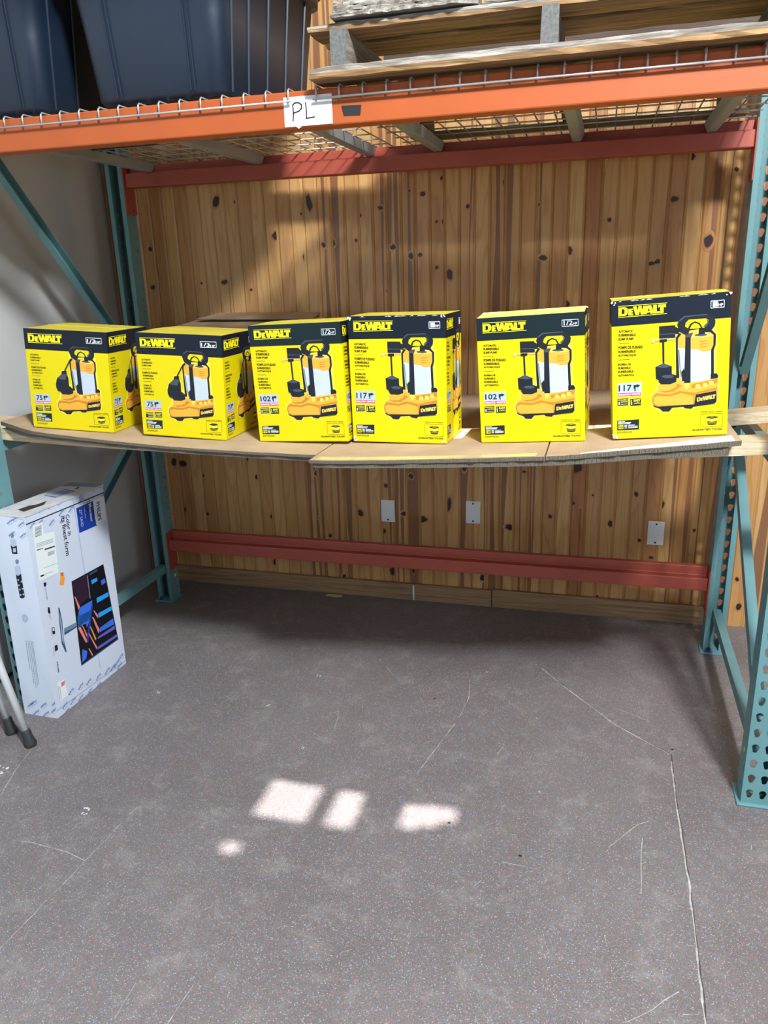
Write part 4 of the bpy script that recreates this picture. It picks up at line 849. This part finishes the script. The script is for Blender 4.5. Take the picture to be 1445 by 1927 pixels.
# ------------------------------------------------------------------ pump cartons
def carton(idx, pars, dims, art, side_art, top_mat, label, band=.176, green=False):
    x, y, rz, le, pi_ = pars; w, d, h = dims; z = surf(x)
    t = thing('pump_carton', label, 'box', (x, y, z), 'yellow pump cartons on the shelf')
    t['_local'] = 1
    t.location.z += abs(le+.0095+.073*(x-1.2))*w/2-.0008
    t.rotation_mode = 'QUATERNION'
    Rm = Matrix.Rotation(rz, 3, 'Z') @ Matrix.Rotation(le, 3, 'Y') @ Matrix.Rotation(pi_, 3, 'X'); t.rotation_quaternion = Rm.to_quaternion()
    mb = MB(); e = .0012; hb = h-.006
    mb.box((-w/2+e, e, 0), (w/2-e, d-e, hb), 'i_y')
    zb = h*(1-band); bm_ = 'i_bandg' if green else 'i_band'
    # printed outer skin, front and both sides and back
    q = [(-w/2, 0), (w/2, 0), (w/2, d), (-w/2, d)]
    for a, b in ((0, 1), (1, 2), (2, 3), (3, 0)):
        (xa, ya), (xb, yb2) = q[a], q[b]; g = .004
        zt_ = h-.001
        mb.poly([(xa, ya, .003), (xb, yb2, .003), (xb, yb2, zb), (xa, ya, zb)], 'i_y'); mb.poly([(xa, ya, zb), (xb, yb2, zb), (xb, yb2, zt_), (xa, ya, zt_)], bm_)
    mb.poly([(-w/2, 0, .003), (w/2, 0, .003), (w/2-e, e, 0), (-w/2+e, e, 0)], 'i_y')
    art.put(mb, (-w/2, 0, h), (w, 0, 0), (0, 0, -h), (0, -1, 0)); side_art.put(mb, (w/2, 0, h), (0, d, 0), (0, 0, -h), (1, 0, 0))
    if idx in (4, 6):
        rr = random.Random(idx*9)
        for cx_, cz_, n_ in ((-w/2, 0, 7), (-w/2, h, 6), (w/2, h, 6), (w/2, 0, 3 if idx == 4 else 1)):
            for q_ in range(n_):
                a_ = cx_-math.copysign(rr.uniform(.001, .012), cx_); b_ = cz_+(rr.uniform(.002, .014) if cz_ == 0 else -rr.uniform(.002, .010)); r_ = rr.uniform(.0015, .004)
                mb.poly([(a_+r_*math.cos(k*1.05)*rr.uniform(.5, 1.2), -.0022-.0001*q_, b_+r_*math.sin(k*1.05)*rr.uniform(.5, 1.2)) for k in range(6)], 'i_silver')
        for q_ in range(14):
            b_ = h-.002; a_ = rr.uniform(-w/2, w/2); mb.poly([(a_, -.0009, b_-.0012), (a_+rr.uniform(.004, .02), -.0009, b_-.001), (a_+.008, -.0009, b_+.0012)], 'i_silver')
    bo = mb.build('carton_body', t, normals=False); t['_local'] = 1
    # top flaps meeting in the middle, each with thickness
    rr = random.Random(idx)
    for s in (0, 1):
        fb = MB(); ya, yb2 = (0.0005, d/2-.0012) if s == 0 else (d/2+.0012, d-.0005); lift = rr.uniform(.001, .003) if top_mat != 'i_ysunlit' else .009
        za = h-.004; n = 6
        for k in range(n):
            xa, xb = -w/2+.001+(w-.002)*k/n, -w/2+.001+(w-.002)*(k+1)/n
            fz = lambda yy, s=s: za+(lift*((yy-ya)/(yb2-ya) if s == 0 else (yb2-yy)/(yb2-ya)))
            fb.poly([(xa, ya, fz(ya)), (xb, ya, fz(ya)), (xb, yb2, fz(yb2)), (xa, yb2, fz(yb2))], top_mat); fb.poly([(xa, ya, fz(ya)+.0035), (xb, ya, fz(ya)+.0035), (xb, yb2, fz(yb2)+.0035), (xa, yb2, fz(yb2)+.0035)], top_mat)
        for (xa, ya2, xb, yb3) in ((-w/2+.001, ya, w/2-.001, ya), (w/2-.001, ya, w/2-.001, yb2), (w/2-.001, yb2, -w/2+.001, yb2), (-w/2+.001, yb2, -w/2+.001, ya)):
            fb.poly([(xa, ya2, fz(ya2)), (xb, yb3, fz(yb3)), (xb, yb3, fz(yb3)+.0035), (xa, ya2, fz(ya2)+.0035)], top_mat)
        fb.build('top_flap', t, normals=False)
    return t
MT['i_ytop'] = card_mat('yellow_flap_print', hexc(200, 184, 60), hexc(222, 206, 70), .5)
MT['i_ysunlit'] = plain('sunlit_yellow_flap', hexc(236, 228, 120), .5, var=.05)  # flap yellow made paler to paint in the sunlight on this top
ASQ = art_squat(); AH = art_tall('1/2', '102', 'DXWP62503', True); A1 = art_tall('1', '117', 'DXWP62103')
D1, D2, D3 = (.294, .260, .325), (.294, .235, .354), (.293, .200, .371)
carton(1, (.2863, -.9077, .0683, .0608, -.002), D1, ASQ, ASQ, 'i_ytop', 'squat yellow and black pump box marked 1/3 HP, leftmost on the shelf', .205)
carton(2, (.6930, -.8991, .0131, .0444, .0011), D1, ASQ, ASQ, 'i_ytop', 'squat yellow and black pump box marked 1/3 HP, second from the left', .205)
carton(3, (1.0985, -.8902, -.0152, -.0328, .001), D2, AH, AH, 'i_ytop', 'yellow 1/2 HP pump box close against the left side of a 1 HP box', green=True)
carton(4, (1.3985, -.8719, -.0390, -.0091, -.001), D3, A1, A1, 'i_ytop', 'yellow pump box marked 1 HP, standing directly right of a 1/2 HP box')
carton(5, (1.7910, -.8659, -.0263, -.0534, .001), D2, AH, AH, 'i_ysunlit', 'yellow pump box marked 1/2 HP standing alone, sunlight on its top', green=True)
carton(6, (2.1582, -.8703, .0226, -.0684, .001), D3, A1, A1, 'i_ytop', 'tallest yellow pump box marked 1 HP with dented corners, rightmost on the shelf')

# open brown carton behind the yellow boxes
bt = thing('brown_carton', 'open brown cardboard carton behind the yellow boxes, flaps bent outwards', 'box', (.58, -.20, surf(.58))); 
mb = MB(); zc0, zc1 = 1.0500, 1.335; x0, x1, y0, y1 = .27, .86, -.33, .02
mb.box((x0, y0, zc0), (x1, y1, zc1-.02), 'card'); mb.build('carton_body', bt, loc=(.58, -.2, zc0))
def flap(pts, th=.004):
    mb = MB(); P_ = [Vector(p) for p in pts]; n = (P_[1]-P_[0]).cross(P_[2]-P_[0]).normalized()*th; i = mb.vert(*P_); j = mb.vert(*[p+n for p in P_]); k = len(P_)
    mb.face([i+q for q in range(k)][::-1], 'card'); mb.face([j+q for q in range(k)], 'card')
    for q in range(k): q2 = (q+1) % k; mb.face((i+q, i+q2, j+q2, j+q), 'flute')
    return mb.build('carton_flap', bt, loc=P_[0])
flap([(x0-.03, y0, 1.305), (x1-.05, y0, 1.300), (x1-.02, y1, 1.352), (x0+.05, y1, 1.350)]); flap([(x0+.06, -.10, 1.349), (x1, -.12, 1.346), (x1-.03, y1+.03, 1.362), (x0+.10, y1+.03, 1.366)])
flap([(.70, -.28, 1.318), (.92, -.26, 1.345), (.90, -.05, 1.348), (.70, -.1, 1.335)])
mb = MB(); mb.poly([(x0-.025, y0-.002, 1.312), (x0+.03, y0-.002, 1.312), (x0+.035, y0+.03, 1.318), (x0-.02, y0+.04, 1.319)], 'bluetape'); o = mb.build('tape_patch', bt, loc=(x0, y0, 1.31)); o['label'] = 'blue tape'

# ------------------------------------------------------------------ monitor carton
MW, MD, MH = .143, .4251, .7732
mt = thing('monitor_carton', 'white monitor carton with a colourful screen picture, standing on end by the left frame', 'box', (.1288, -1.0344, 0)); mt['_local'] = 1
mt.rotation_mode = 'QUATERNION'; mt.rotation_quaternion = (Matrix.Rotation(-.0157, 3, 'Z') @ Matrix.Rotation(.0053, 3, 'Y') @ Matrix.Rotation(-.012, 3, 'X')).to_quaternion()
S1 = lambda x, y: (x/3.0111, 860+y/3.0111)
HR = homog([(45.7, 971), (193.5, 912), (108.3, 1352.4), (237.5, 1249.8)], UNIT); HL = homog([(-30, 965.5), (45.7, 971), (37.6, 1340.8), (108.3, 1352.4)], UNIT)
def c2(H): return lambda p: H(S1(*p))
def art_monitor():
    A = Art(); H = c2(HR)
    def P(pts, c, l): A.poly(pts, c, l, H)
    P([(432, 292), (528, 250), (545, 385), (552, 388), (450, 432)], 'blue', 1); P([(526, 250), (588, 224), (598, 352), (565, 374), (548, 372), (538, 350)], 'label', 2)
    A.text('PHILIPS', [(545, 262), (555, 365), (575, 356), (563, 250)], 'blue', 3, .02, H); A.text('Monitor', [(500, 270), (514, 372), (527, 362), (516, 262)], 'label', 3, .01, H)
    A.text('7000 series', [(474, 288), (482, 350), (488, 346), (480, 284)], 'lgrey', 3, .01, H); A.text('27" UHD', [(448, 300), (460, 398), (473, 392), (462, 296)], 'silver', 3, .0, H)
    A.text('Color in', [(370, 330), (386, 448), (407, 440), (391, 322)], 'dk', 2, .012, H); A.text('its finest form', [(344, 338), (374, 562), (397, 553), (368, 330)], 'dk', 2, .012, H)
    P([(405, 706), (585, 608), (668, 1028), (460, 1178)], 'screen', 2); P([(409, 710), (500, 660), (508, 790), (440, 850), (425, 800)], 'plum', 2.5)
    for pts, c in (([(455, 852), (522, 812), (516, 900), (492, 968), (484, 935), (440, 970), (444, 880)], 'azure'), ([(440, 905), (515, 868), (512, 905), (488, 940), (440, 968)], 'cyan'),
        ([(516, 700), (548, 684), (552, 702), (520, 722)], 'cyan'), ([(572, 700), (592, 688), (598, 712), (574, 728)], 'azure'), ([(505, 662), (550, 636), (552, 645), (508, 672)], 'standd'),
        ([(546, 800), (613, 766), (615, 790), (548, 828)], 'cyan'), ([(556, 886), (630, 846), (633, 868), (558, 912)], 'cyan'), ([(565, 968), (640, 914), (646, 948), (560, 995)], 'azure'), ([(556, 1018), (648, 955), (650, 975), (552, 1032)], 'purple'),
        ([(550, 1078), (660, 1004), (662, 1020), (552, 1092)], 'purple'), ([(420, 790), (428, 795), (452, 850), (446, 870)], 'pink'), ([(440, 968), (456, 962), (496, 1046), (486, 1054)], 'pink'), ([(462, 952), (470, 958), (500, 1020), (498, 1036)], 'pink'),
        ([(528, 870), (534, 870), (556, 900), (552, 914)], 'pink'), ([(520, 905), (530, 910), (562, 975), (558, 1002)], 'pink'), ([(508, 960), (514, 960), (545, 1030), (540, 1040)], 'orange'), ([(500, 1000), (506, 1000), (550, 1078), (546, 1090)], 'pink'),
        ([(508, 900), (520, 830), (526, 840), (500, 1050), (488, 1050)], 'blue'), ([(466, 1090), (494, 1100), (488, 1142), (464, 1166)], 'azure'), ([(500, 1085), (506, 1085), (526, 1120), (522, 1128)], 'pink'), ([(492, 672), (496, 670), (512, 800), (508, 806)], 'grey')): P(pts, c, 3)
    P([(460, 1178), (668, 1028), (669, 1034), (461, 1184)], 'standd', 2)
    P([(362, 972), (430, 938), (434, 965), (364, 1010)], 'stand', 2); P([(364, 996), (434, 958), (434, 965), (364, 1010)], 'standd', 2.5)
    P([(329, 852), (338, 860), (352, 930), (360, 1030), (377, 1104), (372, 1108), (350, 1060), (338, 960)], 'standd', 2); P([(336, 880), (348, 940), (356, 1020), (364, 1065), (352, 1040), (342, 950)], 'lgrey', 2.5)
    P([(182, 390), (238, 370), (246, 436), (306, 422), (332, 656), (222, 704)], 'label', 2)
    for k in range(9): P([(196, 398+k*6.6), (234, 384+k*6.6), (234, 386.5+k*6.6+(k % 3)), (196, 400.5+k*6.6+(k % 3))], 'grey', 3)
    for k in range(3): P([(206, 492+k*9), (300, 460+k*9), (300, 464+k*9), (206, 496+k*9)], 'lgrey', 3)
    P([(207, 525), (243, 515), (243, 519), (207, 530)], 'dk', 3); P([(252, 520), (310, 502), (310, 509), (252, 528)], 'dk', 3)
    for k in range(5): P([(270, 541+k*4.5), (308, 528+k*4.5), (308, 530+k*4.5), (270, 543.4+k*4.5)], 'grey', 3)
    P([(228, 672), (250, 664), (250, 672), (229, 681)], 'dk', 3); P([(254, 662), (300, 646), (300, 649), (254, 666)], 'lgrey', 3); P([(246, 628), (324, 600), (324, 603), (246, 631)], 'lgrey', 3)
    P([(340, 656), (360, 653), (366, 690), (360, 728), (336, 724), (342, 690)], 'orange', 2); A.text('D', [(343, 658), (344, 674), (356, 672), (355, 656)], 'dk', 3, .02, H)
    P([(246, 712), (262, 710), (262, 724), (254, 738), (247, 728)], 'dk', 2); A.text('DCI-P3 98%', [(252, 742), (264, 812), (270, 808), (258, 740)], 'grey', 2, .01, H)
    P([(270, 852), (280, 852), (286, 884), (278, 890), (270, 880)], 'dk', 2); A.text('USB-C', [(276, 892), (284, 922), (290, 920), (282, 890)], 'grey', 2, .01, H)
    P([(292, 968), (308, 964), (312, 1002), (298, 1006)], 'dk', 2); P([(296, 972), (306, 970), (307, 984), (298, 986)], 'label', 3)
    P([(308, 1070), (324, 1064), (328, 1092), (312, 1104)], 'dk', 2); P([(300, 1080), (304, 1080), (308, 1128), (304, 1130)], 'lgrey', 2); P([(286, 975), (289, 975), (294, 1015), (290, 1016)], 'lgrey', 2)
    A.text('HDMI', [(320, 1164), (328, 1222), (335, 1218), (327, 1160)], 'dk', 2, .02, H)
    P([(324, 1282), (366, 1256), (384, 1352), (342, 1382)], 'label', 2); 
    for k in range(3): P([(346, 1280+k*8), (368, 1266+k*8), (368, 1270+k*8), (348, 1286+k*8)], 'red', 3)
    for k in range(2): P([(328+k*8, 1300), (331+k*8, 1300), (340+k*8, 1372), (337+k*8, 1372)], 'lgrey', 3)
    # lid flap line, box seam and the blue lettering on the packing tape
    P([(134, 384), (590, 200), (590, 206), (134, 391)], 'dk', 1); P([(318, 1438), (712, 1148), (714, 1152), (320, 1443)], 'lgrey', 1)
    P([(408, 225), (414, 222), (570, 1195), (566, 1198)], 'shade', .5)
    for (x, y) in ((165, 400), (210, 385), (275, 385), (335, 370), (215, 310), (268, 290), (322, 268), (388, 240), (445, 232), (480, 275), (520, 190), (560, 172), (575, 220), (330, 330), (385, 310), (440, 262)):
        A.text('PHILIPS', [(x, y), (x+26, y-36), (x+34, y-28), (x+8, y+6)], 'tapeb', 1.5, .01, H); A.poly([(x+12, y+8), (x+44, y-30), (x+45, y-29), (x+13, y+10)], 'lgrey', 1.5, H)
    for (x, y) in ((350, 1425), (395, 1400), (440, 1315), (485, 1290), (540, 1262), (590, 1228), (640, 1190), (665, 1150), (440, 1380), (490, 1345), (540, 1310), (600, 1275), (620, 1210), (385, 1345), (660, 1200), (360, 1458)):
        A.text('PHILIPS', [(x, y), (x+26, y-40), (x+34, y-34), (x+8, y+6)], 'tapeb', 1.5, .01, H); A.poly([(x+12, y+8), (x+44, y-34), (x+45, y-33), (x+13, y+10)], 'lgrey', 1.5, H)
    return A
def art_monitor_end():
    A = Art(); H = c2(HL)
    def P(pts, c, l): A.poly(pts, c, l, H)
    P([(42, 468), (50, 462), (74, 462), (80, 474), (80, 500), (46, 500)], 'shade', 1); P([(44, 498), (60, 508), (84, 500), (88, 548), (54, 546)], 'dk', 2); P([(58, 516), (78, 514), (80, 536), (62, 538)], 'shade', 3)
    P([(44, 436), (58, 430), (68, 440), (64, 454), (50, 458)], 'grey', 2); P([(72, 585), (82, 576), (96, 584), (94, 602), (78, 606)], 'grey', 2)
    P([(66, 622), (78, 614), (102, 616), (108, 640), (108, 668), (74, 668)], 'shade', 1); P([(74, 664), (88, 672), (108, 660), (130, 790), (118, 800), (98, 796)], 'dk', 2)
    for x, y in ((84, 690), (88, 720), (94, 745), (98, 775), (106, 700), (112, 740), (116, 772)): P([(x, y), (x+9, y), (x+10, y+9), (x+1, y+9)], 'shade', 3)
    P([(108, 895), (126, 888), (144, 900), (148, 922), (132, 936), (112, 926)], 'lgrey', 1); P([(116, 902), (126, 897), (138, 904), (140, 920), (130, 928), (118, 920)], 'shade', 2)
    for k, (x, y0, y1) in enumerate(((128, 1038, 1200), (141, 1040, 1285), (152, 1040, 1310), (163, 1042, 1300), (172, 1044, 1295))):
        n = int((y1-y0)/9)
        for j in range(n):
            ya = y0+j*9; sl = (ya-y0)*.14
            P([(x+sl, ya), (x+3.5+sl, ya), (x+4.4+sl, ya+6.5), (x+.9+sl, ya+6.5)], 'grey', 1)
    P([(0, 326), (132, 352), (132, 356), (0, 330)], 'lgrey', 1)
    for (x, y) in ((22, 370), (95, 385), (30, 440), (105, 448), (60, 350), (150, 1395), (215, 1410), (165, 1450), (230, 1460), (285, 1440), (130, 1405), (290, 1400)):
        A.text('PHILIPS', [(x, y), (x+38, y-24), (x+44, y-14), (x+6, y+10)], 'tapeb', 1.5, .01, H); A.poly([(x+12, y+14), (x+52, y-10), (x+53, y-8), (x+13, y+16)], 'lgrey', 1.5, H)
    return A
mb = MB(); mb.box((-MW, 0, 0), (0, MD, MH-.006), 'white_box')
art_monitor().put(mb, (0, 0, MH), (0, MD, 0), (0, 0, -MH), (1, 0, 0)); art_monitor_end().put(mb, (-MW, 0, MH), (MW, 0, 0), (0, 0, -MH), (0, -1, 0))
mb.build('carton_body', mt, normals=False)
# lid: panel, cut-out handle, taped labels
mb = MB(); mb.box((-MW-.001, -.001, MH-.0055), (.002, MD+.001, MH), 'top_box')
def top(pts, mat, ly=1): mb.poly([(-MW+MW*a, MD*b, MH+.0004*ly) for a, b in pts], mat)
top([(.45, .14), (.72, .10), (.80, .30), (.62, .42), (.60, .30), (.48, .26)], 'i_hole'); top([(.2, .55), (.62, .52), (.72, .74), (.30, .78)], 'i_tapeb'); top([(.22, .56), (.60, .54), (.69, .72), (.32, .76)], 'i_shade', 2)
for k in range(8): top([(.34+.035*k, .58), (.35+.035*k, .58), (.40+.035*k, .72), (.385+.035*k, .72)], 'i_grey', 3)
top([(.55, .80), (.64, .80), (.60, .86), (.52, .86)], 'i_hole'); top([(.0, .86), (1, .9), (1, 1), (0, 1)], 'i_grey', .5)
mb.build('lid_panel', mt, normals=False)

# ------------------------------------------------------------------ aluminium legs at the left edge
wt = thing('folding_walker', 'aluminium walker legs with black rubber tips at the left edge, before the monitor carton', 'walker', (.05, -1.2, 0))
def leg(x, y, dx, dy, h, r, tipr, mat='alu'):
    d = Vector((dx, dy, h)); n = d.normalized(); b = Vector((x, y, 0))
    mb = MB(); mb.tube([b+n*.045, b+n*.30, b+d], r, mat, 20); lg = mb.build('leg', wt, loc=b, smooth=True)
    tb = MB(); nn = n*.058
    seg = 20; prof = [(0.0, tipr*.92), (.004, tipr), (.012, tipr), (.030, tipr*.80), (.056, r*1.28), (.060, r*1.12)]
    tb.tube([b+Vector((n.x*q/n.z, n.y*q/n.z, q)) for q, _ in prof], [a for _, a in prof], 'rubber', seg)
    o = tb.build('rubber_tip', lg, loc=b, smooth=True); o.location = (0, 0, 0)
    return lg
leg(.150, -1.200, -.21, .02, .85, .0125, .021); leg(.030, -1.150, -.19, .02, .85, .0125, .021); leg(.022, -1.235, -.19, 0, .85, .0125, .021, 'rubber')
mb = MB(); mb.tube([(.072, -1.205, .315), (.03, -1.21, .33), (-.06, -1.215, .33)], .012, 'rubber', 12); mb.build('cross_bar', wt, loc=(.03, -1.21, .33), smooth=True)

# ------------------------------------------------------------------ cover plates, floor scraps
for (x, z, lab, holes) in ((1.037, .441, 'white blank cover plate on the pine wall, leftmost of the three', (-.042,)), (1.441, .457, 'white blank cover plate on the pine wall, middle one of three', (-.042, .042)), (2.236, .407, 'white blank cover plate on the pine wall, near the right post', (-.042, .042))):
    mb = MB(); mb.box((x-.034, WY-.0055, z-.054), (x+.034, WY+.0002, z+.054), 'plate'); t = mb.build('cover_plate', loc=(x, WY, z), bevel=.003); tag(t, lab, 'wall plate', 'blank cover plates on the pine wall')
    for dz in holes:
        sb = MB(); sb.tube([(x, WY-.0072, z+dz), (x, WY-.005, z+dz)], .0042, 'screw', 10); o = sb.build('screw', t, loc=(x, WY-.006, z+dz))
mb = MB(); mb.prism([(0, 0), (.06, -.006), (.085, .004), (.08, .018), (.01, .02)], (.72, .215, .001), (.72, .215, .0035), (1, 0, 0), (0, 1, 0), 'masking')
tag(mb.build('tape_scrap', loc=(.72, .215, .001)), 'yellowish tape scrap on the floor against the baseboard', 'scrap')
mb = MB(); mb.box((1.155, WY-.0225, .002), (1.162, WY-.021, .078), 'paint_spot'); struct(mb.build('trim_3'))
for o in bpy.data.objects:
    if '_local' in o: del o['_local']
